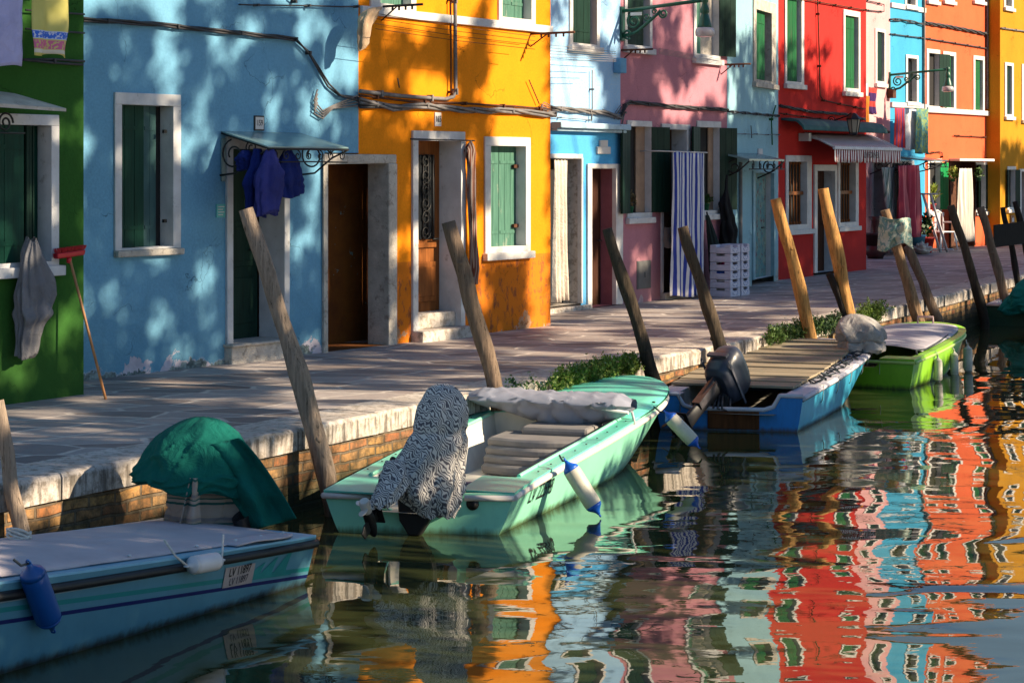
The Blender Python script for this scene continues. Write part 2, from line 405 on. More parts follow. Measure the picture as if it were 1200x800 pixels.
class House:
    def __init__(s,key,label,A,B,height,wmat,depth=6.0,roof=True):
        s.lz=s.rz=-.15
        s.f=Fac(A,B); s.h=height; s.mat=wmat; s.holes=[]; s.key=key
        s.e=thing('house',label,'house',s.f.A,s.f.ang); HOUSES[key]=s; s.depth=depth; s.roof=roof
    def loc(s,px,py,d=0.0): return s.f.loc(px,py,d)
    def rect(s,x0,yt,x1,yb):
        a,zt=s.loc(x0,yt); b,_=s.loc(x1,yt); _,zb=s.loc(x0,yb); return a,b,zb,zt
    def finish(s):
        xs=sorted({0,s.f.L}|{min(max(v,0),s.f.L) for h in s.holes for v in h[:2]}); zs=sorted({-.15,s.h}|{v for h in s.holes for v in h[2:]})
        # extra lines
        mb=MB()
        for i in range(len(xs)-1):
            for j in range(len(zs)-1):
                cx=(xs[i]+xs[i+1])/2; cz=(zs[j]+zs[j+1])/2
                if any(h[0]<cx<h[1] and h[2]<cz<h[3] for h in s.holes): continue
                mb.quad((xs[i],0,zs[j]),(xs[i+1],0,zs[j]),(xs[i+1],0,zs[j+1]),(xs[i],0,zs[j+1]))
        L=s.f.L; D=s.depth; hh=s.h
        mb.quad((0.0,0,s.lz),(0,D,s.lz),(0,D,hh),(0,0,hh)); mb.quad((L,0,s.rz),(L,D,s.rz),(L,D,hh),(L,0,hh)); mb.quad((0,D,-.15),(L,D,-.15),(L,D,hh),(0,D,hh))
        o=mb.build('wall',s.mat,s.e,fix=False)
        m=MB(); m.box(.05,L-.05,.7,.75,-.1,hh-.1); m.build('dark_backing',M['int'],s.e)  # black sheet behind the facade in place of the rooms' darkness
        if s.roof:
            r=MB(); o_=.3; pts=[(-o_,hh-.05),(D/2,hh+1.1),(D+o_,hh-.05),(D+o_,hh+.06),(D/2,hh+1.22),(-o_,hh+.06)]
            r.add([(x,p[0],p[1]) for x in (.01,L-.01) for p in pts],[tuple(range(6)),tuple(range(6,12))]+[(i,(i+1)%6,(i+1)%6+6,i+6) for i in range(6)])
            r.build('roof',M['tile'],s.e)
def ring(mb,o,i,y0,y1,mi=0,bottom=True):
    (a,b,c,d),(A,B,C,D)=o,i
    mb.box(a,b,y0,y1,D,d,mi)
    if bottom: mb.box(a,b,y0,y1,c,C,mi)
    mb.box(a,A,y0,y1,C if bottom else c,D,mi); mb.box(B,b,y0,y1,C if bottom else c,D,mi)
def leaf(mb,x0,x1,z0,z1,y,th=.035,n=3,M4=None,strap=True,mi=0):
    w=(x1-x0)/n
    for k in range(n): mb.box(x0+k*w+.003,x0+(k+1)*w-.003,y,y+th,z0,z1,mi,M4)
    mb.box(x0,x1,y+.006,y+th-.004,z0+.002,z1-.002,mi,M4)
    if strap:
        for zz in (z0+(z1-z0)*.14,z0+(z1-z0)*.84): mb.box(x0+.02,x1-.02,y-.008,y-.001,zz-.018,zz+.018,mi,M4)
def window(h,outer,inner,frame='white',pane='glass',depth=.24,sh=None,sill=True,proud=.025,out=None,bars=None,label=None,sillmat=None):
    """outer / inner = (x0,yt,x1,yb) in photo pixels measured on the facade plane"""
    o=h.rect(*outer); i=h.rect(*inner)
    h.holes.append((o[0]+.008,o[1]-.008,o[2]+.008,o[3]-.008))
    mb=MB(); ring(mb,o,i,-proud,depth); fr=mb.build('window',M[frame],h.e,bevel=.006,label=label)
    A,B,C,D=i
    m=MB(); m.box(A-.01,B+.01,depth+.002,depth+.02,C-.01,D+.01); m.build('pane',M[pane],fr)
    if sill:
        m=MB(); m.box(o[0]-.03,o[1]+.03,-proud-.05,-proud-.002 if False else .0,o[2]-.055,o[2]+.03); m.build('sill',M[sillmat or frame],fr,bevel=.008)
    if sh:
        kind,mat=sh[0],sh[1]; sy=sh[2] if len(sh)>2 else depth*.55
        if kind=='closed':       # two leaves closed inside the reveal
            md=(A+B)/2
            for x0,x1 in ((A,md-.002),(md+.002,B)):
                m=MB(); leaf(m,x0,x1,C,D,sy); m.build('shutter',M[mat],fr)
        if kind=='left':          # one leaf covers the left part
            f_=sh[3] if len(sh)>3 else .7
            m=MB(); leaf(m,A,A+(B-A)*f_,C,D,sy); m.build('shutter',M[mat],fr)
            ang=R(62); T=Matrix.Translation((B,sy+.02,0))@Matrix.Rotation(ang,4,'Z')@Matrix.Translation((-B,-sy-.02,0))
            if len(sh)>4 and sh[4]:
                m=MB(); leaf(m,B-(B-A)*.42,B-.005,C,D,sy+.02,M4=T); m.build('shutter',M[mat],fr)
    if out:                       # leaves opened outwards: (leftangle,rightangle,mat,wfrac)
        la,ra,mat,wf=out; wd=(B-A)*wf
        for side,ang in ((0,la),(1,ra)):
            if ang is None: continue
            x=A if side==0 else B
            m=MB()
            if side==0:
                T=Matrix.Translation((x,-proud-.005,0))@Matrix.Rotation(-R(ang),4,'Z'); leaf(m,0,wd,C,D,-.035,M4=T)
            else:
                T=Matrix.Translation((x,-proud-.005,0))@Matrix.Rotation(R(ang),4,'Z'); leaf(m,-wd,0,C,D,-.035,M4=T)
            m.build('shutter',M[mat],fr)
    if bars:
        m=MB(); n=6
        for k in range(1,n): m.tube([(A+(B-A)*k/n,.07,C),(A+(B-A)*k/n,.07,D)],.014,6)
        m.box(A,B,.05,.09,(C+D)/2-.03,(C+D)/2+.03); m.box(A,B,.09,.13,C,C+.05); m.box(A,B,.09,.13,D-.05,D)
        m.build('grille',M[bars],fr)
    return fr,i
def doorway(h,outer,inner,frame='white',leafmat='dkwood',depth=.34,step=None,reveal=None,leafstyle='panel',leaffrac=1.0,proud=.03,open_=False,label=None):
    o=h.rect(*outer); i=h.rect(*inner); h.holes.append((o[0]+.008,o[1]-.008,-1,o[3]-.008))
    zb=o[2]; o=(o[0],o[1],zb,o[3])
    mb=MB(); (a,b,c,d),(A,B,C,D)=o,i
    mb.box(a,b,-proud,.04,D,d); mb.box(a,A,-proud,.04,c,D); mb.box(B,b,-proud,.04,c,D)
    dr=mb.build('doorway',M[frame],h.e,bevel=.006,label=label)
    m=MB(); rm=M[reveal or frame]; e=.001
    m.quad((A,.04,c),(A,depth,c),(A,depth,D),(A,.04,D)); m.quad((B+e,.035,c),(B+e,depth,c),(B+e,depth,D),(B+e,.035,D)); m.quad((A,.04,D+e),(B,.04,D+e),(B,depth,D+e),(A,depth,D+e)); m.quad((A-.02,-.0,c),(B+.02,.0,c),(B+.02,depth,c),(A-.02,depth,c))
    m.build('reveal',rm,dr)
    m=MB()
    if not open_:
        w=(B-A)*leaffrac
        m.box(A,A+w,depth,depth+.04,c,D)
        if leafstyle=='panel':
            for zz0,zz1 in ((.08,.32),(.38,.62)):
                m.box(A+.07,A+w-.07,depth-.012,depth-.001,c+(D-c)*zz0,c+(D-c)*zz1)
            m.box(A+.1,A+w-.1,depth-.02,depth-.012,c+(D-c)*.41,c+(D-c)*.59)
        elif leafstyle=='plank':
            for k in range(5): m.box(A+w*k/5+.004,A+w*(k+1)/5-.004,depth-.015,depth-.001,c,D)
        lf=m.build('door',M[leafmat],dr,bevel=.004)
        m=MB(); m.tube([(A+w*.88,depth-.02,c+(D-c)*.47),(A+w*.88,depth-.06,c+(D-c)*.47),(A+w*.74,depth-.06,c+(D-c)*.47)],.011,8); m.build('handle',M['iron'],lf)
        if False: pass
    return dr,i
def fpath(h,pts,d=.03):
    out=[]
    for p in pts:
        s_,z_=h.loc(p[0],p[1],d if len(p)<3 else p[2]); out.append(Vector((s_,-(d if len(p)<3 else p[2]),z_)))
    return out
def densify(P,step=.25,amp=.008,seed=0):
    out=[]
    for a,b in zip(P[:-1],P[1:]):
        n=max(1,int((b-a).length/step))
        for k in range(n):
            p=a.lerp(b,k/n); out.append(p+Vector((0,0,amp*mn.noise(Vector((p.x*3,seed,p.z))))))
    out.append(P[-1]); return out
def cable(h,pts,r=.012,mat='cable_dk',n=1,name='cable',d=.04,clips=True,label=None):
    mb=MB(); P=densify(fpath(h,pts,d))
    for k in range(n):
        Q=[]
        for j,p in enumerate(P):
            a=j*1.1+k*2*PI/n; q=p.copy()
            if n>1: q=q+Vector((0,math.cos(a)*r*1.3,math.sin(a)*r*1.5))
            Q.append(q)
        mb.tube(Q,r,6)
    if clips:
        for j in range(1,len(P),3): mb.box(P[j].x-.012,P[j].x+.012,-d-.03,0.005,P[j].z-r*1.6,P[j].z+r*1.6)
    return mb.build(name,M[mat],h.e,label=label)
def scroll(c,r0,turns,axis,sgn=1,n=26,start=0.0,shrink=.25):
    """flat spiral in plane: axis=(ex,ez)"""
    ex,ez=axis; out=[]
    for k in range(n+1):
        t_=k/n; a=start+sgn*turns*2*PI*t_; r=r0*(1-(1-shrink)*t_)
        out.append(Vector(c)+ex*math.cos(a)*r+ez*math.sin(a)*r)
    return out
def hthing(h,name,label,cat,s,z,d=0.0,group=None):
    e=thing(name,label,cat,h.f.w(s,z,d),h.f.ang,group); return e,Vector((s,-d,z))
# base points
gA=gp(0,475); gB=gp(98,462); gA=gA-(gB-gA).normalized()*1.1
bA,bB=gp(98,446),gp(420,408); oB=gp(645,381.5)
# ---- green house
h=House('green','dark green house at the left edge with a wide white framed window',gA,gB,7.4,stucco('green_stucco',(.026,.095,.016),(.03,.07,.02),.3))
fr,i=window(h,(-60,131,67,322),(-40,145,58,311),'trim','green',.14,sill=True)
A,B,C,D=i
m=MB(); m.box(B-.24,B-.21,.02,.05,C,D); m.box(B-.19,B-.16,.04,.139,C,D); m.box(B-.13,B-.11,.06,.139,C,D); m.build('shutter',M['green2'],fr,bevel=.004)
s_,z_=h.loc(33,145); m=MB(); leaf(m,A,B-.26,C,D,.03,n=3); m.build('shutter',M['green'],fr)
m=MB()   # little canopy
a,za=h.loc(-70,118); b,zb=h.loc(28,131)
m.add([(a,-.02,za+.1),(b-.12,-.02,za+.05),(b+.02,-.45,za-.07),(a,-.45,za-.05),(a,-.02,za+.13),(b-.12,-.02,za+.08),(b+.02,-.45,za-.045),(a,-.45,za-.02)],[(0,1,2,3),(4,5,6,7),(0,1,5,4),(1,2,6,5),(2,3,7,6),(3,0,4,7)])
cn=m.build('canopy',M['oldstone'],h.e)
m=MB(); c=Vector((b-.55,-.35,za-.17)); m.tube(scroll(c,.085,1.6,(Vector((1,0,0)),Vector((0,0,1)))),.009,6); m.tube([(a,-.4,za-.25),(b-.35,-.36,za-.25)],.008,6); m.build('bracket',M['iron'],cn)
for k,yy in enumerate((12,34,70)):
    cable(h,[(30,yy,.05),(99,yy+5,.03)] if k<2 else [(26,yy,.06),(98,yy+4,.03)],.008 if k<2 else .011,'cable_dk',1 if k<2 else 2)
h.finish()
# ---- blue house (159)
h=House('blue','slate blue house with white framed window and a glass canopy door',bA,bB,7.6,
   stucco('blue_stucco',(.135,.32,.475),(.10,.22,.27),.35,foot=(.03,(.19,.24,.24)),peel=(.56,.51,.58),peelthr=.625,peelz=.36))
bh=h
fr,i=window(h,(133,108,210,294),(141,122.5,201,291),'trim','int',.15,sh=('left','green',.07,.56),sill=False)
o_=h.rect(133,108,210,294); A,B,C,D=i
m=MB(); m.box(o_[0]-.005,o_[1]+.005,-.07,0,o_[2]-.06,o_[2]+.0); m.build('sill',M['oldstone'],fr,bevel=.01)
T=Matrix.Translation((A+(B-A)*.57,.085,0))@Matrix.Rotation(R(14),4,'Z'); m=MB(); leaf(m,0,.24,C,D,0,n=2,M4=T); m.build('shutter',simple('grey_teal_shutter',(.035,.09,.095),.5),fr)  # half-open leaf, lighter in colour than its neighbour
for zz in (C+.18*(D-C),C+.82*(D-C)): m=MB(); m.box(B-.07,B-.03,.03,.055,zz-.016,zz+.016); m.build('hinge',M['iron'],fr)
# door with step
dr,i=doorway(h,(264,160,337,403),(271,174,331,403),'trim','green2',.31,leaffrac=.97)
o_=h.rect(263,403,337,425)
m=MB(); m.box(o_[0],o_[1]-.02,-.10,.30,-.1,o_[3]-.03); m.box(o_[0]-.02,o_[1],-.13,.30,o_[3]-.03,o_[3]); m.build('doorstep',M['oldstone'],h.e,bevel=.012)
# canopy: glass sheet on scroll brackets
a,za=h.loc(258,155); b,_=h.loc(351,157); dpt=.62
_,zf=h.loc(325,173,dpt)
cn=MB(off=(0,0,0)); cn.add([(a,-.01,za),(b,-.01,za),(b+.02,-dpt,zf),(a-.02,-dpt,zf),(a,-.01,za+.012),(b,-.01,za+.012),(b+.02,-dpt,zf+.012),(a-.02,-dpt,zf+.012)],[(0,1,2,3),(4,5,6,7),(0,1,5,4),(1,2,6,5),(2,3,7,6),(3,0,4,7)])
t=NT('canopy_glass'); n=t.noise(5,4,.6); M['cglass']=t.fin(t.mix(n,(.10,.20,.22),(.22,.32,.33)),.25,.5)
cn=cn.build('canopy',M['cglass'],h.e)
m=MB()
m.tube([(a,-.02,za-.01),(a,-dpt,zf-.01)],.010,6); m.tube([(b,-.02,za-.01),(b,-dpt,zf-.01)],.010,6); m.tube([(a-.02,-dpt,zf-.012),(b+.02,-dpt,zf-.012)],.011,6)
E1,E3=Vector((0,-1,0)),Vector((0,0,1))
for x in (a,b):
    m.tube(scroll((x,-.17,za-.22),.15,1.3,(E1,E3),start=R(100),shrink=.35),.009,6)
    m.tube(scroll((x,-.40,za-.15),.07,1.4,(E1,E3),-1,start=R(200)),.007,6)
    m.tube([(x,0,za-.42),(x,-.2,za-.40),(x,-.42,za-.25),(x,-dpt,zf-.02)],.010,6)
for k in range(7):
    x=a+(b-a)*(k+.5)/7
    m.tube(scroll((x,-dpt,zf-.075),.05,1.2,(Vector((1,0,0)),E3),1 if k%2 else -1,start=R(90),n=18),.006,5)
m.tube([(a,-dpt,zf-.14),(a+(b-a)*.5,-dpt,zf-.135),(b,-dpt,zf-.14)],.007,6)
m.build('bracket',M['iron'],cn)
m=MB(); x,z1=h.loc(258,162); m.box(x-.0,x+.06,-.02,-.008,z1-.42,z1); m.build('side_strip',M['cglass'],cn)
# number plate
def plate(h,px,py,w,hgt,txt,bordered=True,bg='white',ts=.085,d=.012):
    s_,z_=h.loc(px,py); e,of=hthing(h,'number_plate','small white house number tile reading '+txt+(' above the glass canopy' if txt=='159' else ' above the wooden door'),'sign',s_,z_,0)
    m=MB(off=of); m.box(s_-w/2,s_+w/2,-d,0,z_-hgt/2,z_+hgt/2); bd=m.build('tile_border' if bordered else 'tile',M['iron'] if bordered else M['white'],e)
    if bordered: m=MB(off=of); m.box(s_-w/2+.014,s_+w/2-.014,-d-.003,-d,z_-hgt/2+.014,z_+hgt/2-.014); m.build('tile_face',M['white'],e)
    text_mesh('number',txt,ts,M['iron'],e,Matrix.Translation((0,-d-.006,0))@WALLTXT,sx=.72)
plate(h,303,144.5,.15,.15,'159')
M['teal']=simple('teal_enamel',(.08,.42,.42),.4,.1)
s_,z_=h.loc(258,247); e,of=hthing(h,'plaque','small teal plaque with white lettering left of the canopy door','sign',s_,z_)
m=MB(off=of); m.box(s_-.065,s_+.065,-.012,0,z_-.065,z_+.065); m.build('plate',M['teal'],e)
m=MB(off=of)
for k in range(4): m.box(s_-.045,s_+.045-.02*(k%2),-.015,-.0122,z_+.035-.026*k,z_+.043-.026*k)
m.build('lettering',M['white'],e)
cable(h,[(97,23),(180,28),(260,37),(346,46)],.011,'cable_dk',3); cable(h,[(346,46),(362,62),(385,100),(398,112),(419,116)],.011,'cable_dk',2)
for k in range(4): cable(h,[(372,105+k*5),(368,118+k*5),(378,130+k*3),(390,124+k),(419,112+k*4)],.009,'cable',1,clips=False)
cable(h,[(340,-2),(345,2)],.01); cable(h,[(280,6),(418,8)],.008,'cable_dk')
# passage shared with the orange house
blue_hole=h.rect(377,178,420,415); h.holes.append((blue_hole[0]+.05,h.f.L+1,-1,blue_hole[3]-.008)); h.rz=blue_hole[3]
h.finish()
# ---- orange house
h=House('orange','bright orange house with wooden door and white sill band',bB,oB,7.7,
  stucco('orange_stucco',(.74,.225,.006),(.30,.13,.03),.3,foot=(-.06,(.42,.22,.13)),band=(h.loc(600,301)[1] if False else Fac(bB,oB).loc(600,299)[1],(.58,.165,.012),(.26,.08,.03)),peel=(.42,.25,.15),peelthr=.70,peelz=.8))
ho=h
# passage
xL=-(bh.f.L-blue_hole[0]); _,_,_,zt=h.rect(421,181,430,415); xR=h.loc(462,182)[0]; xi=h.loc(430,190)[0]; xo=h.loc(452,190)[0]
ztop=h.loc(440,181)[1]; zin=h.loc(440,191.5)[1]
h.holes.append((-1,xR-.01,-1,ztop-.01)); h.lz=ztop
dr=MB(); dr.box(xL,xR,-.035,.12,zin,ztop); dr.box(xL,xL+.07,-.035,.30,-.1,zin); dr.box(xo,xR,-.045,.25,-.1,zin)
dr=dr.build('passage_frame',M['oldstone'],h.e,bevel=.012)
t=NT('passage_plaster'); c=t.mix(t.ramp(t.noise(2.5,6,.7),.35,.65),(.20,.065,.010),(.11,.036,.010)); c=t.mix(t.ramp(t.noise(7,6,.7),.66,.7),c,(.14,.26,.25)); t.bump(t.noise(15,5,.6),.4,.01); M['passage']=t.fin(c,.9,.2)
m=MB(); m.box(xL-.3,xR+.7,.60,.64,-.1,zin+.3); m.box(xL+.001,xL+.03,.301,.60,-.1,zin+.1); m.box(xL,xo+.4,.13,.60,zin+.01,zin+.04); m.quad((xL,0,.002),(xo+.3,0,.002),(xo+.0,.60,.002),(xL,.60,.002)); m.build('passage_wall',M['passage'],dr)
# door
dr,i=doorway(h,(482,153,543,388),(488,164,538,368),'trim','brwood',.28,leafstyle=None,leaffrac=1.0,reveal='trim')
A,B,C,D=i; w=(B-A)
m=MB(); m.box(A+w*.40,A+w*.86,.262,.279,C+(D-C)*.42,D-.16); pn=m.build('door_glass',M['glass'],dr)
m=MB()
x0,x1=A+w*.40,A+w*.86; z0,z1=C+(D-C)*.42,D-.16
for k in range(4): m.tube([(x0+(x1-x0)*(k+.5)/4,.25,z0),(x0+(x1-x0)*(k+.5)/4,.25,z1)],.008,6)
for k in range(6): m.tube(scroll(((x0+x1)/2,.245,z0+(z1-z0)*(k+.5)/6),.09,1.4,(Vector((1,0,0)),E3),1 if k%2 else -1),.007,5)
m.build('door_grille',M['iron'],dr)
m=MB(); m.box(A+w*.36,A+w*.90,.255,.279,C+.1,C+.55); m.box(A+w*.42,A+w*.84,.243,.255,C+.16,C+.49); m.box(A+w*.36,A+w*.90,.25,.279,C+(D-C)*.37,C+(D-C)*.40); m.build('door_panel',M['brwood'],dr,bevel=.008)
a,b,c,d=h.rect(482,382,545,401)
m=MB(); m.box(a,b,-.16,.24,-.1,h.loc(500,386)[1]); m.box(a+.04,b-.04,.05,.29,h.loc(500,386)[1],h.loc(500,368)[1]); m.build('doorstep',M['coping'],h.e,bevel=.015)
# window
t=NT('weathered_green_shutter')
v=t.mapv((9,9,.8)); c=t.mix(t.ramp(t.noise(3,5,.6,vec=v),.3,.7),(.035,.12,.085),(.08,.20,.15)); c=t.mix(t.ramp(t.noise(2.6,6,.75,vec=t.mapv((3,3,1))),.58,.64),c,(.17,.23,.18)); t.bump(t.noise(3,5,.6,vec=v),.5,.006); M['greenw']=t.fin(c,.6,.3)
fr,i=window(h,(567,160,620,300),(573.5,171,614.5,290),'white','int',.15,sh=('closed','greenw',.12),sill=True)
for zz in (i[2]+.2*(i[3]-i[2]),i[2]+.8*(i[3]-i[2])): m=MB(); m.box(i[1]-.1,i[1]-.005,.08,.115,zz-.02,zz+.02); m.build('hinge',M['rust'],fr)
# sill band and upper windows
a,b,c,d=h.rect(421,4.5,645,15); zb0,zb1=h.loc(421,14.5)[1],h.loc(421,4)[1]
zc0,zc1=h.loc(645,42)[1],h.loc(645,33.5)[1]
zb0=(zb0+zc0)/2; zb1=(zb1+zc1)/2
m=MB(); m.box(.02,h.f.L-.002,-.045,-.001,zb0,zb1); m.build('sill_band',M['trim'],h.e,bevel=.006)
for (ox0,ox1,ix0,ix1) in ((433,486,444,480),(583,626,587,621)):
    a=h.loc(ox0,0)[0]; b=h.loc(ox1,0)[0]; A=h.loc(ix0,0)[0]; B=h.loc(ix1,0)[0]
    o=(a,b,zb1+.001,zb1+1.45); i=(A,B,zb1+.05,zb1+1.35); h.holes.append((o[0]+.008,o[1]-.008,o[2]+.008,o[3]-.008))
    mb=MB(); ring(mb,o,i,-.025,.16); fr=mb.build('window',M['white'],h.e,bevel=.006)
    m=MB(); leaf(m,A,(A+B)/2-.003,i[2],i[3],.07); m.build('shutter',M['greenw'],fr); m=MB(); leaf(m,(A+B)/2+.02,B,i[2],i[3],.09); m.build('shutter',M['greenw'],fr)
    m=MB(); m.box(A,B,.15,.16,i[2],i[3]); m.build('pane',M['glass'],fr)
# conduit and cables
cable(h,[(533,-30),(533.5,60),(534,108),(531,114),(522,116),(470,113),(422,107)],.022,'cable',1,'conduit',.05); cable(h,[(528,-30),(528.5,60),(528.5,108)],.009,'rust',1,d=.04)
cable(h,[(421,118),(460,127),(500,124),(540,129),(600,130),(640,134),(650,134)],.017,'cable',3); cable(h,[(421,112),(480,119),(560,122),(645,128)],.012,'rust',1)
cable(h,[(421,124),(448,124),(470,126)],.014,'cable_dk',3)
cable(h,[(620,94),(632,122)],.007,'rust',clips=False); cable(h,[(466,92),(468,103)],.007,'cable_dk',clips=False)
for k in range(5): cable(h,[(634,124),(638,120+3*k),(645,124+2*k)],.006,'cable',clips=False)
# clothesline
e_s=h.loc(630,40)
mb=MB()
for k in range(4):
    dd=.18+.12*k; p=fpath(h,[(440,16+6*k,dd),(627,43+5*k,dd)],dd)
    mid=(p[0]+p[1])/2-Vector((0,0,.015)); mb.tube([p[0],mid,p[1]],.0035,5)
mb.build('clothesline',M['rust'],h.e)
def bracket(h,px,py,dout,mat='rust',zdrop=.15):
    s_,z_=h.loc(px,py); m=MB(); m.tube([(s_,0,z_),(s_,-dout,z_)],.014,8); m.tube([(s_,0,z_-zdrop),(s_,-dout*.4,z_)],.009,6)
    for k in range(4): m.tube([(s_,-.15-k*(dout-.2)/4,z_),(s_,-.15-k*(dout-.2)/4,z_-.05)],.012,6)
    m.build('line_bracket',M[mat],h.e)
bracket(h,622,40,.62); bracket(h,447,8,.55,'iron')
plate(h,512.5,140,.12,.155,'165',False,ts=.10)
h.finish()
# ---- sky blue house
wA,wB=gp(645,367),gp(727,357)
f0=Fac(wA,wB)
h=House('sky','pale blue house with deep blue ground floor between orange and pink houses',wA,wB,7.3,
  stucco('sky_stucco',(.07,.33,.62),(.2,.3,.4),.2,upper=(f0.loc(690,150)[1],(.42,.60,.80)),peel=(.5,.55,.6),peelthr=.74,peelz=.3))
fr,i=window(h,(666.5,-70,701.5,55),(670,-62,698,50),'white','int',.12,sh=('left','green2',.03,.85))
m=MB(); a,b=-.3,h.f.L+.03; zl=h.loc(690,149)[1]; m.box(.01,b,-.16,-.001,zl-.03,zl+.05); m.box(.01,b-.02,-.10,-.001,zl-.07,zl-.03); m.build('ledge',M['sky2'] if 'sky2' in M else simple('ledge_paint',(.35,.5,.62),.9,.2,6,.4,dirt=(.2,.25,.28)),h.e,bevel=.012)
dr,i=doorway(h,(632,180,681,361),(640,185,679.5,361),'trim','int',.26,reveal='coping',leafstyle=None)
dr,i=doorway(h,(687,192,728,361),(692,197,720,361),'white','mauve' if 'mauve' in M else 'dkwood',.22,reveal='oldstone',leafstyle=None,label='doorway closed by a plain mauve panel')
bpy.data.objects[dr.name].children[1].data.materials[0]=simple('mauve_panel',(.26,.09,.11),.8,.15)
m=MB(); a,b,c,d=h.rect(632,355,690,362); m.box(a,b,-.06,.3,-.1,.06); m.build('doorstep',M['coping'],h.e,bevel=.01)
cable(h,[(645,127),(680,130),(712,133),(727,138)],.017,'cable',3); cable(h,[(645,137),(690,141)],.006,'cable')
for k in range(7): cable(h,[(706+2*k,128+k),(720,134+((k*5)%7)),(728,122+k*3)],.006,'cable_dk' if k%2 else 'cable',clips=False)
cable(h,[(694,82),(694,128)],.008,'cable'); cable(h,[(694,128),(693,142)],.012,'cable',clips=False)
s_,z_=h.loc(723,77); e=h.e; m=MB(); m.box(s_-.12,s_+.05,-.13,-.001,z_-.11,z_+.10); m.build('meter_box',simple('meter_paint',(.10,.30,.50),.6),h.e,bevel=.012)
m=MB(); 
s_,z_=h.loc(706,172); m.box(s_-.19,s_+.19,-.03,-.001,z_-.10,z_); m.box(s_-.11,s_+.11,-.03,-.001,z_+.001,z_+.09); e,of=hthing(h,'plaque','blank white stepped plaque over the mauve doorway','plaque',s_,z_); mm=MB(off=of); mm.v=[tuple(Vector(v)-of) for v in m.v]; mm.f=m.f; mm.m=m.m; mm.sm=m.sm; mm.build('tablet',M['white'],e,bevel=.004)
mb=MB()
for k in range(6):
    dd=.12+.09*k; p=fpath(h,[(645,53+3.5*k,dd),(722,61+2.2*k,dd)],dd); mb.tube(p,.0035,5)
mb.build('clothesline',M['wire'],h.e)
h.finish()
# ---- pink house
pA,pB=gp(727,357),gp(852,342)
h=House('pink','dusky pink house with dark green shutters and striped door curtain',pA,pB,7.6,stucco('pink_stucco',(.42,.18,.225),(.30,.2,.2),.35,foot=(-.05,(.3,.22,.22)),peel=(.52,.38,.40),peelthr=.72,peelz=.3))
hp=h
for (o,i,cur) in (((734,141,763,258),(737,148,762,250),(741,752)),((816,141.5,844,254),(819,149,842,247),(826,832))):
    fr,ii=window(h,o,i,'trim','int',.12,out=(168,165,'green2',.60),proud=.02)
    m=MB(); a=h.loc(cur[0],150,-.15)[0]; b=h.loc(cur[1],150,-.15)[0]; m.box(a,b,.09,.11,ii[2],ii[3]); m.build('inner_frame',simple('tan_inner',(.30,.20,.14),.8),fr)
dr,i=doorway(h,(774,145,807,343),(776,151,803,343),'trim','dkwood',.24,reveal='trim',leafstyle='plank')
m=MB(); a,b,c,d=h.rect(774,343,808,349); m.box(a,b,-.08,.33,-.1,d-.0); m.build('doorstep',M['oldstone'],h.e,bevel=.01)
fr,ii=window(h,(731,-60,763,57),(734,-52,760,52),'trim','int',.12,sh=('left','green2',.03,.85))
fr,ii=window(h,(812,-60,843,70),(815,-52,841,63),'trim','int',.11,out=(None,168,'green2',.55)); m=MB(); m.box(ii[0],ii[0]+(ii[1]-ii[0])*.35,.05,.07,ii[2],ii[3]); m.build('shutter',M['green3'],fr); m=MB(); m.box(ii[0]+(ii[1]-ii[0])*.36,ii[1]-.02,.09,.11,ii[2],ii[3]); m.build('inner_frame',M['oldstone'],fr)
a,b,c,d=h.rect(746,306,762,339); m=MB(); m.box(a,b,-.012,0,c,d); m.box(a+.02,b-.02,-.018,-.012,c+.02,d-.02); m.tube([((a+b)/2,-.03,(c+d)/2-.04),((a+b)/2,-.03,(c+d)/2+.04)],.008,6); m.build('hatch',simple('grey_steel',(.12,.12,.12),.6,.2),h.e)
cable(h,[(728,137),(733,124),(738,120),(790,125),(852,129)],.014,'cable_dk',3); cable(h,[(728,150),(732,132)],.01,'cable')
cable(h,[(852,127),(852,129)],.01)
mb=MB()
for k in range(5):
    dd=.12+.1*k; p=fpath(h,[(772,57+1.5*k,dd),(846,70+1.5*k,dd)],dd); mb.tube(p,.0035,5)
mb.build('clothesline',M['wire'],h.e)
bracket(h,728,59,.5); bracket(h,845,76,.5); 
h.finish()
# ---- pale blue house
cA,cB=gp(852,341),gp(912,328.5)
h=House('pale','narrow pale blue house with green shuttered window and wrought iron canopy',cA,cB,7.6,stucco('pale_stucco',(.24,.42,.50),(.25,.33,.33),.5,peel=(.35,.42,.42),peelthr=.66,peelz=.6))
hc=h
fr,i=window(h,(882,-3,908,98),(885,11,903,93),'oldstone','int',.13,sh=('left','green4',.05,.8))
t=NT('mottled_door'); c=t.mix(t.ramp(t.noise(6,6,.7),.45,.55),(.07,.20,.22),(.16,.25,.22)); c=t.mix(t.ramp(t.noise(11,5,.7),.56,.6),c,(.13,.05,.06)); M['mott']=t.fin(c,.8)
dr,i=doorway(h,(881,200,907,328),(883.5,202.5,905.5,328),'pale' if 'pale' in M else 'trim','int',.17,leafstyle=None)
m=MB(); m.box(i[0]+(i[1]-i[0])*.15,i[1]-.005,.12,.16,i[2],i[3]); m.build('door',M['mott'],dr)
dr.data.materials[0]=simple('pale_blue_trim',(.25,.40,.46),.9,.2)
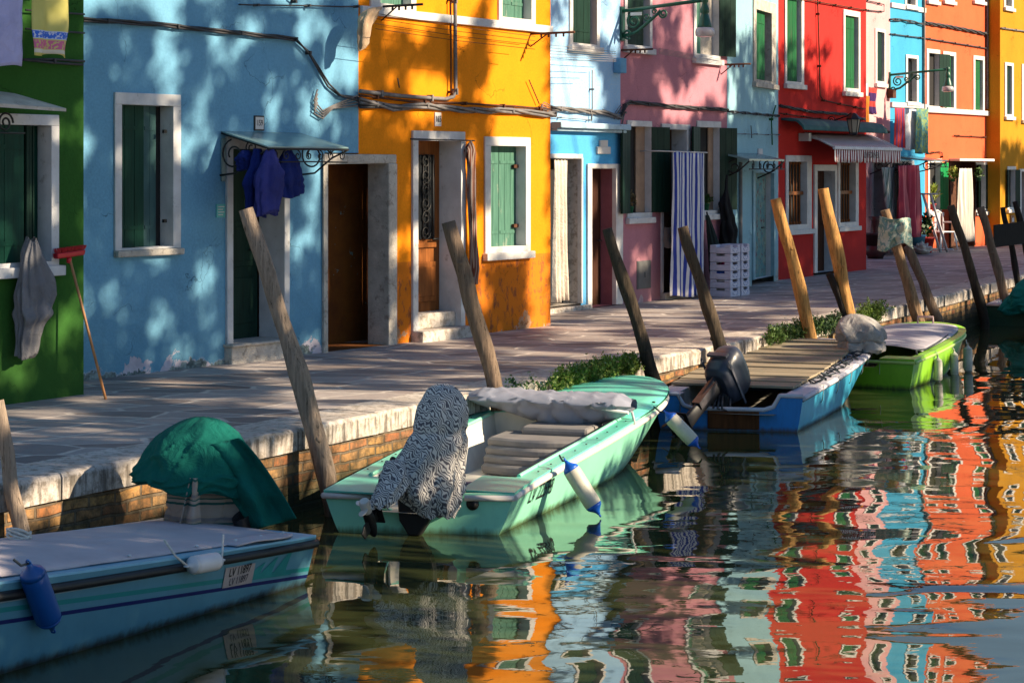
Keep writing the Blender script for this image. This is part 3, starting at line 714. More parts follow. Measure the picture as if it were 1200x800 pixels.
def small_canopy(h,x0,x1,y,d=.4,mat='cglass',depthpx=6,n=5):
    a,z=h.loc(x0,y); b,_=h.loc(x1,y); m=MB(); m.add([(a,-.01,z),(b,-.01,z),(b,-d,z-.10),(a,-d,z-.10),(a,-.01,z+.03),(b,-.01,z+.03),(b,-d,z-.07),(a,-d,z-.07)],[(0,1,2,3),(4,5,6,7),(0,1,5,4),(1,2,6,5),(2,3,7,6),(3,0,4,7)])
    c=m.build('canopy',M[mat],h.e); m=MB()
    for x in (a+.02,b-.02):
        m.tube(scroll((x,-d*.45,z-.2),.12,1.3,(E1,E3),start=R(80)),.012,6); m.tube([(x,0,z-.38),(x,-d*.6,z-.26),(x,-d,z-.1)],.013,6)
        m.build('bracket',M['iron'],c); m=MB()
    for k in range(n): m.tube(scroll((a+(b-a)*(k+.5)/n,-d,z-.17),.07,1.2,(Vector((1,0,0)),E3),1 if k%2 else -1,start=R(90),n=16),.010,5)
    m.tube([(a,-d,z-.23),(b,-d,z-.23)],.010,5); m.build('fretwork',M['iron'],c); return c
small_canopy(h,845,888,181,.45)
s_,z_=h.loc(890,180); m=MB(); m.box(s_-.14,s_+.14,-.02,-.001,z_-.06,z_+.08); m.build('lintel_tablet',M['trim'],h.e)
cable(h,[(853,131),(912,136)],.011,'cable_dk',2); cable(h,[(853,157),(912,158)],.006,'cable'); cable(h,[(868,190),(868,290)],.03,'palepipe' if 'palepipe' in M else 'cable',clips=False,name='drainpipe')
cable(h,[(909,124),(904,140),(905,170)],.012,'green4'); cable(h,[(880,147),(881,162)],.008,'cable_dk',clips=False)
h.finish()
# ---- red house
rA,rB=gp(912,328),gp(1015,316)
h=House('red','bright red house with striped shop awning',rA,rB,8.2,stucco('red_stucco',(.45,.026,.022),(.3,.03,.03),.2))
hr=h
fr,i=window(h,(920,182,950,272),(923,189.5,944.5,264),'white','int',.11,bars='dkbars' if 'dkbars' in M else 'brwood')
fr,i=window(h,(981,184,1005,268),(983.5,190.5,1001.5,261),'white','int',.11,bars='brwood')
dr,i=doorway(h,(953,193,979.5,320),(956.5,200,977,320),'white','dkwood',.2,reveal='trim',leafstyle='plank')
fr,i=window(h,(919,-28,941,100),(921,-22,938,95),'white','int',.12,sh=('left','green4',.03,.85))
fr,i=window(h,(987.5,11,1007,109),(989.5,18,1005,103),'white','int',.12,sh=('left','green4',.03,.85))
for x0,x1 in ((919,941),(987.5,1007)): window(h,(x0,-165,x1,-85),(x0+2,-160,x1-2,-88),'white','int',.12,sh=('closed','green'))
cable(h,[(914,124),(950,131),(990,134),(1014,140)],.012,'cable_dk',3); cable(h,[(914,133),(1014,147)],.010,'rust')
cable(h,[(958,-5),(960,60),(961,112),(965,118),(1014,128)],.012,'rust',name='conduit'); cable(h,[(914,-5),(1014,12)],.011,'rust')
# awning cassette + striped awning
a,z=h.loc(914,147,.0); b,_=h.loc(1012,150); m=MB()
n=14
def cas(u,v):
    x=a+.02+(b-a+.18)*u; an=PI*v; return Vector((x,-.02-.34*math.sin(an*.5)**1.0 if v<1 else -.36, z+.10-.17*v*v))
prof=[(0,.13),(-.16,.13),(-.32,.09),(-.42,.0),(-.44,-.08),(-.41,-.085),(-.38,-.02),(-.28,.06),(0,.09)]
vs=[(x,p[0]-.005,z+p[1]) for x in (a+.03,b+.12) for p in prof]; k=len(prof)
m.add(vs,[tuple(range(k)),tuple(range(k,2*k))]+[(i,(i+1)%k,(i+1)%k+k,i+k) for i in range(k)]); m.build('awning_hood',simple('green_canvas',(.035,.10,.10),.8,.25,5,.4),h.e,bevel=.01)
M['stripe_r']=striped('red_white_stripe',[(.5,(.80,.76,.76)),(1,(.20,.008,.015))],.11,0)
s0,z0=h.loc(939,155); s1,_=h.loc(1012,156); pj=.62
_,zf=h.loc(985,173,pj)
e,of=hthing(h,'awning','striped red and white shop awning reading DI FORNER on the red house','awning',s0,z0,0)
x0=s0; x1=s1+.30
m=MB(off=of); m.grid(lambda u,v: Vector((x0+(x1-x0)*u,-.05-(pj-.05)*v,z0+(zf-z0)*v+.0)),40,4); m.build('canvas',M['stripe_r'],e,solid=.004)
m=MB(off=of); m.box(x0-.03,x1+.03,-pj-.03,-pj+.02,zf-.035,zf+.025); m.build('front_bar',simple('bar_white',(.55,.55,.62),.4),e,bevel=.008)
def val(u,v):
    zz=-.035-.20*v*(1 if v<1 else (1.0+.18*abs(math.sin(u*PI*17)))); return Vector((x0+(x1-x0)*u,-pj-.005-.012*math.sin(u*60)*v,zf+zz))
m=MB(off=of); m.grid(val,170,4); m.build('valance',M['stripe_r'],e,solid=.004)
text_mesh('lettering','DI FORNER',.155,M['iron'],e,Matrix.Translation(Vector((x0+(x1-x0)*.53,-pj-.03,zf-.13))-of)@WALLTXT,sx=1.0)
m=MB(off=of)
for x in (x0+.05,x1-.05): m=MB(off=of); m.tube([(x,0,z0-.05),(x-.03,-pj*.5,z0-.12),(x,-pj,zf)],.022,8); m.build('folding_arm',M['trim'],e)
m=MB(off=of); m.box(x0-.14,x0-.02,-.2,-.01,z0-.16,z0-.02); m.build('crank_housing',M['trim'],e)
# wall lantern
s_,z_=h.loc(966,140); e,of=hthing(h,'wall_lantern','black glazed lantern on a curled bracket above the striped awning','lantern',s_,z_,0)
dl=.75; sL,zL=h.loc(1000.5,137,dl)
m=MB(off=of); m.tube([(s_,0,z_-.12),(s_,-.2,z_-.02),(s_+.0,-.45,z_+.06),((s_+sL)/2,-.6,z_+.1),(sL,-dl,z_+.08)],.013,7); m.tube(scroll((s_,-.13,z_-.02),.08,1.5,(E1,E3)),.010,6); m.build('bracket',M['iron'],e)
m=MB(off=of); cL=Vector((sL,-dl,z_-.02)); TM=Matrix.Translation(cL)
m.lathe([(.015,.12),(.05,.1),(.13,.02),(.14,0),(.12,-.005)],6,M=TM,smooth=False); m.lathe([(.07,-.23),(.08,-.25),(.03,-.28)],6,M=TM,smooth=False)
for k in range(6):
    t_=k*PI/3; m.tube([cL+Vector((.12*math.cos(t_),.12*math.sin(t_),0)),cL+Vector((.075*math.cos(t_),.075*math.sin(t_),-.24))],.008,4)
hd=m.build('lantern_head',M['iron'],e)
m=MB(off=of); m.lathe([(.07,-.235),(.112,-.005)],6,M=TM,smooth=False); m.build('glazing',simple('lantern_glass',(.35,.30,.24),.3,.1),hd)
h.finish()
# ---- far pink
kA,kB=gp(1010,301),gp(1043,297)
h=House('farpink','narrow rose pink house beyond the red shop',kA,kB,7.9,stucco('rose_stucco',(.62,.33,.34),(.4,.25,.25),.3))
hk=h
fr,i=window(h,(1025,33,1037,99),(1027,37,1035.5,95),'white','int',.12,sh=('left','green2',.03,.9)); window(h,(1024,-75,1036,-12),(1026,-71,1034.5,-15),'white','int',.12,sh=('closed','green2'))
dr,i=doorway(h,(1020,186,1041,296),(1022.5,190,1039,296),'trim','int',.3,leafstyle=None)
small_canopy(h,1019,1040,184,.5,n=4)
cable(h,[(1011,0),(1030,4),(1036,6),(1036,14),(1012,12)],.012,'cable_dk'); cable(h,[(1020,150),(1042,155)],.03,'rose' if 'rose' in M else 'rust',clips=False)
s_,z_=h.loc(1041,110); m=MB(); m.box(s_-.12,s_+.12,-.15,-.001,z_-.1,z_+.1); m.build('meter_box',M['rust'],h.e,bevel=.01)
h.finish()
# ---- azure
zA,zB=gp(1043,297),gp(1084,293.5)
h=House('azure','azure blue house with laundry between rose and orange red houses',zA,zB,7.8,stucco('azure_stucco',(.05,.30,.50),(.3,.4,.45),.3))
hz=h
window(h,(1061,64,1075.5,121),(1063,68,1073.5,119),'white','glass',.11); window(h,(1060,-70,1074,8),(1062,-66,1072,5),'white','glass',.11)
z1=h.loc(1063,123.5)[1]; m=MB(); m.box(.02,h.f.L-.02,-.05,-.001,z1-.06,z1+.05); m.build('sill_band',M['trim'],h.e); z1=h.loc(1063,9)[1]; m=MB(); m.box(.02,h.f.L-.02,-.04,-.001,z1-.06,z1+.05); m.build('sill_band',M['trim'],h.e)
dr,i=doorway(h,(1043.5,188,1070,296),(1045,191,1067,296),'trim','int',.3,leafstyle=None)
small_canopy(h,1043,1068,184,.9,n=4)
cable(h,[(1043,23),(1060,24),(1083,29)],.016,'cable_dk',2); cable(h,[(1043,40),(1083,45)],.013,'cable_dk'); cable(h,[(1083,-10),(1083,125)],.03,'cable',name='drainpipe')
h.finish()
# ---- far orange-red
vA,vB=gp(1084,293.5),gp(1158,287.5)
h=House('coral','orange red house with green shutters and white curtain at the far end',vA,vB,8.1,stucco('coral_stucco',(.60,.112,.045),(.45,.12,.05),.3))
hv=h
fr,i=window(h,(1085.5,57,1101,127),(1088,62,1100,124),'white','int',.11,out=(None,170,'green2',.75),proud=.02); window(h,(1104.5,60,1119.5,129),(1107,65,1117,126),'white','int',.11,sh=('left','green4',.03,.85)); window(h,(1140,65,1153,131),(1142,70,1151,129),'white','int',.11,sh=('left','green4',.03,.85))
for x in (1086,1105,1140): window(h,(x,-75,x+13,2),(x+2,-71,x+11,-1),'white','int',.11,sh=('closed','green'))
z1=h.loc(1120,130.5)[1]; m=MB(); m.box(.02,h.f.L-.02,-.08,-.001,z1-.07,z1+.05); m.build('sill_band',M['white'],h.e,bevel=.01)
fr,i=window(h,(1087,186,1103,251),(1089,190.5,1101,246),'white','int',.11,out=(None,172,'green5',.62),proud=.02,sh=('left','green5',.10,.45))
m=MB(); a,b,c,d=h.rect(1112,188,1158,292); 
dr,i=doorway(h,(1112,187,1142,290),(1113.5,189,1141,290),'brk' if 'brk' in M else 'rust','mauvewall' if 'mauvewall' in M else 'rust',.3,leafstyle=None)
z1=h.loc(1130,188)[1]; m=MB(); m.box(h.loc(1112,188)[0],h.loc(1153,188)[0],-.28,-.001,z1-.02,z1+.04); m.build('canopy',M['white'],h.e,bevel=.006)
fr,i=window(h,(1143,190,1156,250),(1144.5,193,1154.5,245),'trim','int',.11,out=(150,172,'green2',.75),proud=.02)
cable(h,[(1084,27),(1110,31),(1157,40)],.020,'cable_dk',3); cable(h,[(1084,45),(1157,57)],.016,'cable_dk'); cable(h,[(1157,-20),(1157,128)],.03,'cable',name='drainpipe'); cable(h,[(1086,180),(1100,178),(1104,179),(1104,184)],.014,'rust'); cable(h,[(1118,159),(1157,161)],.012,'rust')
h.finish()
# ---- yellow
yA,yB=gp(1172,288),gp(1250,281)
h=House('yellow','golden yellow house at the right edge',yA,yB,7.6,stucco('yellow_stucco',(.44,.20,.013),(.4,.22,.03),.3))
hy=h
window(h,(1177,73,1187,138),(1179,77,1185,134),'white','int',.11,sh=('left','green2',.03,.85)); window(h,(1176,-60,1187,10),(1178,-56,1185,7),'white','glass',.11); window(h,(1197,75,1210,142),(1199,79,1208,137),'white','int',.11,sh=('closed','green2'))
fr,i=window(h,(1180,195,1190,247),(1181.5,199,1189,243),'white','int',.11,out=(165,165,'green2',.45),proud=.02)
doorway(h,(1194,198,1212,284),(1196,201,1210,284),'trim','brwood',.3,leafstyle=None)
cable(h,[(1173,33),(1215,39)],.02,'cable'); 
h.finish()
# gateway in the shadow gap between the far orange-red and yellow houses
e=thing('gateway','low arched gateway with grey base squeezed between orange red and yellow houses','gateway',vB+Vector((0,.35,0)),hv.f.ang)
m=MB(); wd=(yA-vB).length+.3
pts=[(-.02,1.55),(-.02,4.2),(wd,4.2),(wd,1.55)]
m.box(-.02,wd,.12,.5,-.1,2.15,0)
arch=[(0.0,3.3)]+[(wd*.42-wd*.42*math.cos(k*PI/12),3.3+.5*math.sin(k*PI/12)) for k in range(13)]+[(wd,3.3),(wd,4.1),(-.02,4.1),(-.02,3.3)]
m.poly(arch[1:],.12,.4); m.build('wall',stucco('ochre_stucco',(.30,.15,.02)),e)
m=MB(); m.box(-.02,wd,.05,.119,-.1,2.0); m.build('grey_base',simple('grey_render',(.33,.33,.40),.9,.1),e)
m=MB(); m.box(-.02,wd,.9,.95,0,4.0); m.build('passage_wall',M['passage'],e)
# ================================================================ cloths and things on the facades
def hang(h,name,label,cat,mat,x0,x1,yt,yb,d,folds=5,amp=.03,group=None,skew=0.0,gather=0.0,seed=0,hem=.012,taper=0.0,extra=None,off_mat=True,rings=False,solid=.004,zt_right=None):
    """sheet hanging parallel to the facade at distance d; px extents measured at that distance"""
    a,zt=h.loc(x0,yt,d); b,_=h.loc(x1,yt,d); _,zb=h.loc((x0+x1)/2,yb,d)
    zr=zt if zt_right is None else h.loc(x1,zt_right,d)[1]
    e,of=hthing(h,name,label,cat,a,zt,d,group)
    def fn(u,v):
        uu=(u-.5)*(1-gather*(1-v))*(1-taper*v)+.5
        x=a+(b-a)*uu+skew*v+.02*mn.noise(Vector((u*3,v*4,seed)))*(b-a)*3*v
        A=amp*(.35+.65*v)
        y=-d+A*math.sin(u*folds*2*PI+seed+1.2*math.sin(v*2+seed))+A*.7*mn.noise(Vector((u*folds*1.7,v*2.5,seed+5)))
        top=zt+(zr-zt)*u
        z=top+(zb-zt)*v+hem*math.sin(u*7+seed)*v-.01*abs(math.sin(u*folds*PI))*(1-v)
        return Vector((x,y,z))
    m=MB(off=of); m.grid(fn,max(24,int(folds*10)),22); o=m.build('fabric',mat,e,solid=solid)
    if rings:
        m=MB(off=of)
        for k in range(7):
            x=a+(b-a)*((k+.5)/7-.5)*(1-gather)+(b-a)*.5; m.tube([(x+.018*math.cos(t_*PI/4),-d,zt+.02+.02*math.sin(t_*PI/4)) for t_ in range(9)],.003,5)
        m.tube([(a-.05,-d,zt+.04),(b+.05,-d,zt+.04)],.008,6); m.build('curtain_rod',M['iron'],e)
    return e,o
c_lav=cloth('lavender_terry',(.42,.42,.68)); 
t=NT('yellow_towel'); z=t.sep()[2]
c=t.mix(t.ramp(z,-.555,-.554,0,1),(.62,.58,.20),(.62,.58,.20))
for z0,z1,cc in ((-.60,-.555,(.60,.55,.45)),(-.50,-.455,(.07,.20,.60)),(-.555,-.50,(.60,.12,.25)),):
    pass
def band(c,a,b,cc,pat=0):
    mk=t.math('MULTIPLY',t.math('GREATER_THAN',z,a),t.math('LESS_THAN',z,b))
    if pat: mk=t.math('MULTIPLY',mk,t.ramp(t.noise(45,2,.5),.42,.46))
    return t.mix(mk,c,cc)
TOWZ=[]
M_tow=(t,z)
h=HOUSES['green']
hang(h,'towel','lavender terry towel hanging at the top left corner','towel',c_lav,-34,27,-40,77,.45,2,.02,'towels hung on the green house',seed=2)
a,zt=h.loc(38,-40,.45); zb=h.loc(60,66,.45)[1]; Lz=zb-zt
c=t.mix(t.ramp(t.noise(4,3,.5),.3,.7),(.50,.46,.13),(.62,.57,.20))
c=band(c,Lz+.02,Lz+.05,(.62,.58,.5)); c=band(c,Lz+.055,Lz+.125,(.60,.15,.28),1); c=band(c,Lz+.135,Lz+.20,(.55,.58,.72)); c=band(c,Lz+.14,Lz+.195,(.06,.16,.62),1)
t.bump(t.noise(200,2,.5),.3,.002); t.fin(c,.9,.1)
hang(h,'towel','yellow towel with blue and red patterned border beside the lavender towel','towel',t.m,38,80,-40,65,.45,1.6,.03,'towels hung on the green house',seed=4)
m=MB(); p=[(h.loc(-60,40,.45)[0],-.45,h.loc(30,-42,.45)[1]),(h.loc(97,40,.45)[0],-.45,h.loc(30,-42,.45)[1])]; m.tube(p,.005,6); m.build('clothesline',M['wire'],h.e)
# grey cloth over the sill
c_gry=cloth('grey_apron_cloth',(.17,.17,.185),.2)
a,zt=h.loc(33,280,.12); s0,z0=h.loc(43,318,.1); 
e,of=hthing(h,'apron','crumpled grey cloth hooked on the corner of the green house window','cloth',a,zt,.1)
prof=[(0,.02,.0),(.04,.06,.01),(.15,.15,.02),(.32,.27,.05),(.5,.31,.07),(.64,.27,.03),(.74,.21,.0),(.86,.19,-.03),(1.0,.17,-.05)]
zb=h.loc(30,418,.12)[1]; Ht=zt-zb
def ap(u,v):
    for k in range(len(prof)-1):
        if v<=prof[k+1][0]: break
    f_=(v-prof[k][0])/(prof[k+1][0]-prof[k][0]); wd=prof[k][1]+(prof[k+1][1]-prof[k][1])*f_; cx=prof[k][2]+(prof[k+1][2]-prof[k][2])*f_
    ph=2*PI*u; fold=1+.13*math.sin(ph*5+v*3)+.14*math.sin(ph*11+v*6)+.25*mn.noise(Vector((math.cos(ph)*1.5,math.sin(ph)*1.5,v*5)))
    return Vector((a+.02+cx+math.cos(ph)*wd*.6*fold,-.13-math.sin(ph)*(.045+.03*math.sin(v*PI))*fold*(1+.7*math.exp(-((v-.66)/.05)**2)),zt-Ht*v+.02*math.sin(ph*2)))
m=MB(off=of); m.grid(ap,56,44,closeu=True); m.add([ap(k/56,1) for k in range(56)],[tuple(range(56))]); m.build('fabric',c_gry,e)
# broom
fb=gp(124,468); fb.z=0; st=h.f; tp=h.f.w(h.loc(81,300,.10)[0],h.loc(81,300,.10)[1],.10)
e=thing('broom','red headed broom leaning upside down beside the green house','broom',fb,0)
m=MB(off=fb); m.tube([fb,tp],.0115,10); m.build('handle',simple('broom_wood',(.42,.20,.08),.6,.15,8),e)
ax=(tp-fb).normalized(); q=ax.to_track_quat('Z','Y').to_matrix().to_4x4(); TM=Matrix.Translation(tp)@Matrix.Rotation(h.f.ang-.15,4,'Z')
red=simple('red_plastic',(.50,.010,.02),.45,.1,8,.05,spec=.5)
m=MB(off=fb); m.add([TM@Vector(p) for p in [(-.14,-.03,-.02),(.14,-.03,.005),(.14,.03,.005),(-.14,.03,-.02),(-.145,-.035,.025),(.15,-.035,.05),(.15,.035,.05),(-.145,.035,.025)]],[(0,1,2,3),(4,5,6,7),(0,1,5,4),(1,2,6,5),(2,3,7,6),(3,0,4,7)]); m.lathe([(.022,-.06),(.022,-.01)],10,M=TM); hd=m.build('head',red,e,bevel=.01)
m=MB(off=fb); rr=random.Random(1)
for k in range(260):
    x=rr.uniform(-.14,.145); y=rr.uniform(-.03,.03); zz=.028+(x+.14)*.09; m.tube([TM@Vector((x,y,zz)),TM@Vector((x*1.06+rr.uniform(-.006,.006),y*1.2,zz+.035))],.0022,3,cap=False)
m.build('bristles',red,hd)
# blue work clothes under the canopy
h=HOUSES['blue']
def garment(h,label,x0,x1,yt,yb,d,mat,seed,mat2=None,name='coverall',cat='work clothes',group=None,forked=True):
    a,zt=h.loc(x0,yt,d); b,_=h.loc(x1,yt,d); _,zb=h.loc((x0+x1)/2,yb,d); w_=(b-a)
    e,of=hthing(h,name,label,cat,(a+b)/2,zt,d,group); m=MB(off=of)
    def f(u,v):
        ph=2*PI*u; wd=w_*.5*(.30+.55*min(1,v*2.4)+.16*math.sin(v*PI))
        k=1+.10*math.sin(ph*4+seed+v*2)+.13*math.sin(ph*9+seed*2+v*3)*min(1,v*2)+.26*mn.noise(Vector((math.cos(ph)*1.4,math.sin(ph)*1.4,v*3.2+seed)))+.16*mn.noise(Vector((math.cos(ph)*5,math.sin(ph)*5,v*9+seed)))
        return Vector(((a+b)/2+.03*math.sin(v*2.5+seed)+math.cos(ph)*wd*k,-d-math.sin(ph)*(.025+.045*math.sin(min(1,v*1.3)*PI*.8))*k,zt+(zb-zt)*v*(1+.05*math.sin(ph*2+seed))))
    m.grid(f,48,34,closeu=True); m.add([f(k/48,1) for k in range(48)],[tuple(range(48))]); m.add([f(k/48,0) for k in range(48)],[tuple(range(48))])
    m.build('fabric',mat,e)
    return e
c_nv=cloth('navy_cloth',(.010,.020,.13),.3); c_nv2=cloth('faded_blue_cloth',(.035,.04,.19),.3)
garment(h,'navy blue work jacket hanging leftmost under the glass canopy',288,312,174,252,.48,c_nv,1.0,group='blue work clothes under the canopy')
garment(h,'faded violet blue overall hanging in the middle under the glass canopy',300,331,175,250,.60,c_nv2,2.3,group='blue work clothes under the canopy')
garment(h,'dark blue trousers hanging rightmost under the glass canopy',324,354,176,230,.52,c_nv,4.1,group='blue work clothes under the canopy')
garment(h,'dark blue jacket slung flat behind the others under the glass canopy',276,300,176,200,.35,c_nv,6.1,group='blue work clothes under the canopy')
h=HOUSES['orange']
c_bei=cloth('beige_mop_cloth',(.42,.30,.20),.35)
def limp(h,label,pts,d,mat,name='rag',cat='cloth'):
    P=fpath(h,[(p[0],p[1],d) for p in pts],d); c0=P[0]; e,of=hthing(h,name,label,cat,c0.x,c0.z,d)
    ws=[p[2] for p in pts]; m=MB(off=of)
    def f(u,v):
        t_=v*(len(P)-1); k=min(int(t_),len(P)-2); fr=t_-k; p=P[k].lerp(P[k+1],fr); w_=ws[k]+(ws[k+1]-ws[k])*fr
        ph=2*PI*u; kk=1+.22*math.sin(ph*5+v*5)+.5*mn.noise(Vector((math.cos(ph)*1.8,math.sin(ph)*1.8,v*6)))
        return p+Vector((math.cos(ph)*w_*kk,-math.sin(ph)*w_*.6*kk,0))
    m.grid(f,36,40,closeu=True); m.add([f(k/36,1) for k in range(36)],[tuple(range(36))]); m.add([f(k/36,0) for k in range(36)],[tuple(range(36))]); m.build('fabric',mat,e); return e
limp(h,'crumpled beige cloth hanging at the upper left corner of the orange house',[(446,8,.015),(441,10,.07),(435,14,.10),(430,24,.09),(426,38,.085),(425,50,.075),(423,57,.045),(421,60,.01)],.35,c_bei)
M['curt']=striped('brown_grey_stripe',[(.35,(.13,.05,.035)),(.6,(.22,.19,.18)),(.8,(.10,.03,.02)),(1,(.30,.24,.2))],.07,0)
limp(h,'brown and grey striped door curtain bunched beside the wooden door',[(552,165,.012),(551,176,.075),(553,200,.055),(553,240,.06),(554,280,.055),(555,315,.07),(556,333,.045)],.10,M['curt'],'door_curtain','curtain')
m=MB(); p=fpath(h,[(481,163,.08),(556,165,.08)],.08); m.tube(p,.008,6); m.build('curtain_rod',M['iron'],h.e)
h=HOUSES['sky']
M['lace']=cloth('cream_curtain',(.66,.58,.50),.15)
hang(h,'door_curtain','cream lace curtain on rings in the pale blue house doorway','curtain',M['lace'],648,666,187,353,-.02,4,.035,gather=.15,seed=3,rings=True)
h=HOUSES['pink']
M['stripe_b']=striped('blue_white_stripe',[(.5,(.62,.62,.66)),(1,(.035,.055,.30))],.115,0,wob=.03)
hang(h,'door_curtain','tall blue and white striped curtain hanging in front of the pink house door','curtain',M['stripe_b'],788,827,177,346,.30,3,.035,gather=.06,seed=1,zt_right=179,hem=.02)
m=MB(); p=fpath(h,[(772,177,.30),(829,179,.30)],.3); m.tube(p,.009,6); m.tube([(p[0].x,0,p[0].z),p[0]],.009,6); m.build('curtain_rod',M['trim'],h.e)
hang(h,'bag','pale cloth bag hanging from the pink house door handle','bag',cloth('putty_cloth',(.36,.30,.27)),779,788,266,290,.05,1,.03,seed=8)
c_blk=cloth('black_cloth',(.014,.014,.016),.3)
limp(h,'black coat hanging on the corner between pink and pale blue houses',[(852,205,.02),(851,222,.03),(850,238,.11),(852,255,.15),(853,272,.17),(854,288,.16)],.12,c_blk,'coat','coat')
s_,z_=h.loc(836,349,.12); e,of=hthing(h,'parasol','closed dark green parasol leaning beside the striped curtain','parasol',s_,0,.2)
T0=Vector((s_+.10,-.25,0)); T1=Vector((h.loc(829,252,.1)[0],-.1,h.loc(829,252,.1)[1]))
m=MB(off=of); ds=[(.0,.02),(.12,.12),(.3,.13),(.55,.09),(.8,.055),(1,.02)]
def pf(u,v):
    k=0
    while k<len(ds)-2 and v>ds[k+1][0]: k+=1
    f_=(v-ds[k][0])/(ds[k+1][0]-ds[k][0]); r=ds[k][1]+(ds[k+1][1]-ds[k][1])*f_; ph=2*PI*u; r*=1+.22*math.sin(ph*8)
    return T0.lerp(T1,v)+Vector((math.cos(ph)*r,math.sin(ph)*r,0))
m.grid(pf,48,20,closeu=True); m.build('canopy_cloth',cloth('dark_parasol',(.03,.045,.045)),e)
m=MB(off=of); m.tube([T0,T1.lerp(T0,-.04)],.014,8); m.build('pole',M['iron'],e)
# fish crates
def crate_stack(h,x0,x1,yb,yt,n,labels,grp,depth,dd):
    a,_=h.loc(x0,yb,dd); b,_=h.loc(x1,yb,dd); zt=h.loc(x0,yt,dd)[1]; ch=zt/n; first=None
    w_=b-a
    for k in range(n):
        if first is None:
            e,of=hthing(h,'fish_crate',labels[k],'crate',a,0,dd,grp); m=MB(off=of); g=.006
            def bx(*q): m.box(*q)
            y0,y1=-dd,-dd+depth; z0=.0; z1=ch-.006; tk=.025
            bx(a+g,b-g,y0,y1,z0,z0+.02); bx(a+g,b-g,y0,y0+tk,z0+.02,z1-.035); bx(a+g,b-g,y1-tk,y1,z0+.02,z1); bx(a+g,a+g+tk,y0+tk,y1-tk,z0+.02,z1-.035); bx(b-g-tk,b-g,y0+tk,y1-tk,z0+.02,z1)
            bx(a+g,a+(b-a)*.25,y0,y0+tk,z1-.034,z1); bx(b-(b-a)*.25,b-g,y0,y0+tk,z1-.034,z1); bx(a+g,a+g+tk,y0+tk,y0+depth*.3,z1-.034,z1); bx(a+g,a+g+tk,y1-depth*.3,y1-tk-.001,z1-.034,z1)
            m.build('shell',simple('crate_foam',(.60,.58,.68),.6,.08,9,.1,spec=.3),e,bevel=.006)
            m=MB(off=of); cx=(a+b)/2
            for q in range(5):
                t_=q*2*PI/5; m.tube([(cx+w_*.28*math.cos(t_),y0-.002,ch*.42+ch*.22*math.sin(t_)),(cx+w_*.28*math.cos(t_+.8),y0-.002,ch*.42+ch*.22*math.sin(t_+.8))],.005,4)
            m.build('printed_mark',simple('crate_blue',(.25,.30,.5),.6),e); first=e
        else:
            e=first.copy(); COL.objects.link(e); e['label']=labels[k]; e.location=first.location+Vector((0,0,ch*k))
            for c_ in first.children:
                d_=c_.copy(); COL.objects.link(d_); d_.parent=e
words=['bottom','second','third','fourth','fifth','topmost']
crate_stack(h,856,867.5,347,287,6,['white fish crate, %s of the left stack by the black coat'%w_ for w_ in words],'white fish crates stacked by the pale blue house',.34,.6)
crate_stack(h,869,878.5,347,286,6,['white fish crate, %s of the right stack nearest the pale blue door'%w_ for w_ in words],'white fish crates stacked by the pale blue house',.34,.6)
p=gp(847,347); p.z=0; e=thing('bucket','white plastic bucket with lid in front of the fish crates','bucket',p)
m=MB(off=(0,0,0)); m.lathe([(.085,0),(.10,.22),(.108,.22),(.108,.245),(.10,.25)],20); m.build('pail',simple('white_plastic',(.5,.5,.52),.5),e)
m=MB(); m.lathe([(.112,.25),(.112,.275),(.09,.29),(.04,.292)],20); m.build('lid',M['white'],e)
def rag(p,z,r,mat,label,name='rag',cat='cloth',flat=.5,seed=1):
    e=thing(name,label,cat,Vector((p.x,p.y,z))); m=MB()
    def f(u,v):
        ph=2*PI*u; th=PI*v; d=1+.5*mn.noise(Vector((math.cos(ph)*math.sin(th)*2,math.sin(ph)*math.sin(th)*2,math.cos(th)*2+seed)))
        return Vector((math.cos(ph)*math.sin(th)*r*d,math.sin(ph)*math.sin(th)*r*d,(math.cos(th)+1)*r*flat*d))
    m.grid(f,40,24,closeu=True); m.build('fabric',mat,e); return e
rag(p,.29,.12,cloth('blue_rag',(.02,.07,.30),.4),'blue rag heaped on the lidded white bucket',flat=.55)
rag(p+Vector((.03,.03,0)),.40,.09,cloth('pink_rag',(.45,.08,.16),.3),'pink rag lying on the blue rag over the bucket',flat=.6,seed=5)
# plants in windows
leafm={}
def leafmat(name,a,b):
    t=NT(name); n=t.noise(7,3,.6); t.b.inputs['Subsurface Weight'].default_value=0
    return t.fin(t.mix(t.ramp(n,.35,.65),a,b),.55,.4)
LM1=leafmat('leaf_green',(.025,.07,.012),(.09,.16,.025)); LM2=leafmat('leaf_dark',(.012,.04,.012),(.035,.08,.02)); LM3=leafmat('leaf_yellow',(.12,.20,.02),(.30,.30,.03)); LMb=leafmat('leaf_brown',(.12,.08,.03),(.16,.12,.05))
def foliage(m,c,rad,n,ls,rr,up=.3,blade=False):
    for _ in range(n):
        v=Vector((rr.gauss(0,1),rr.gauss(0,1),rr.gauss(0,1))); v.normalize(); v*=rr.random()**.5
        p=Vector(c)+Vector((v.x*rad[0],v.y*rad[1],v.z*rad[2]))
        d=Vector((rr.gauss(0,1),rr.gauss(0,1),rr.gauss(0,.7)+up)).normalized(); s_=d.orthogonal().normalized(); s_.rotate(Matrix.Rotation(rr.uniform(0,6.28),3,d))
        L=ls*rr.uniform(.6,1.3); W=L*(.12 if blade else .32)
        m.add([p,p+d*L*.5+s_*W,p+d*L,p+d*L*.5-s_*W],[(0,1,2,3)])
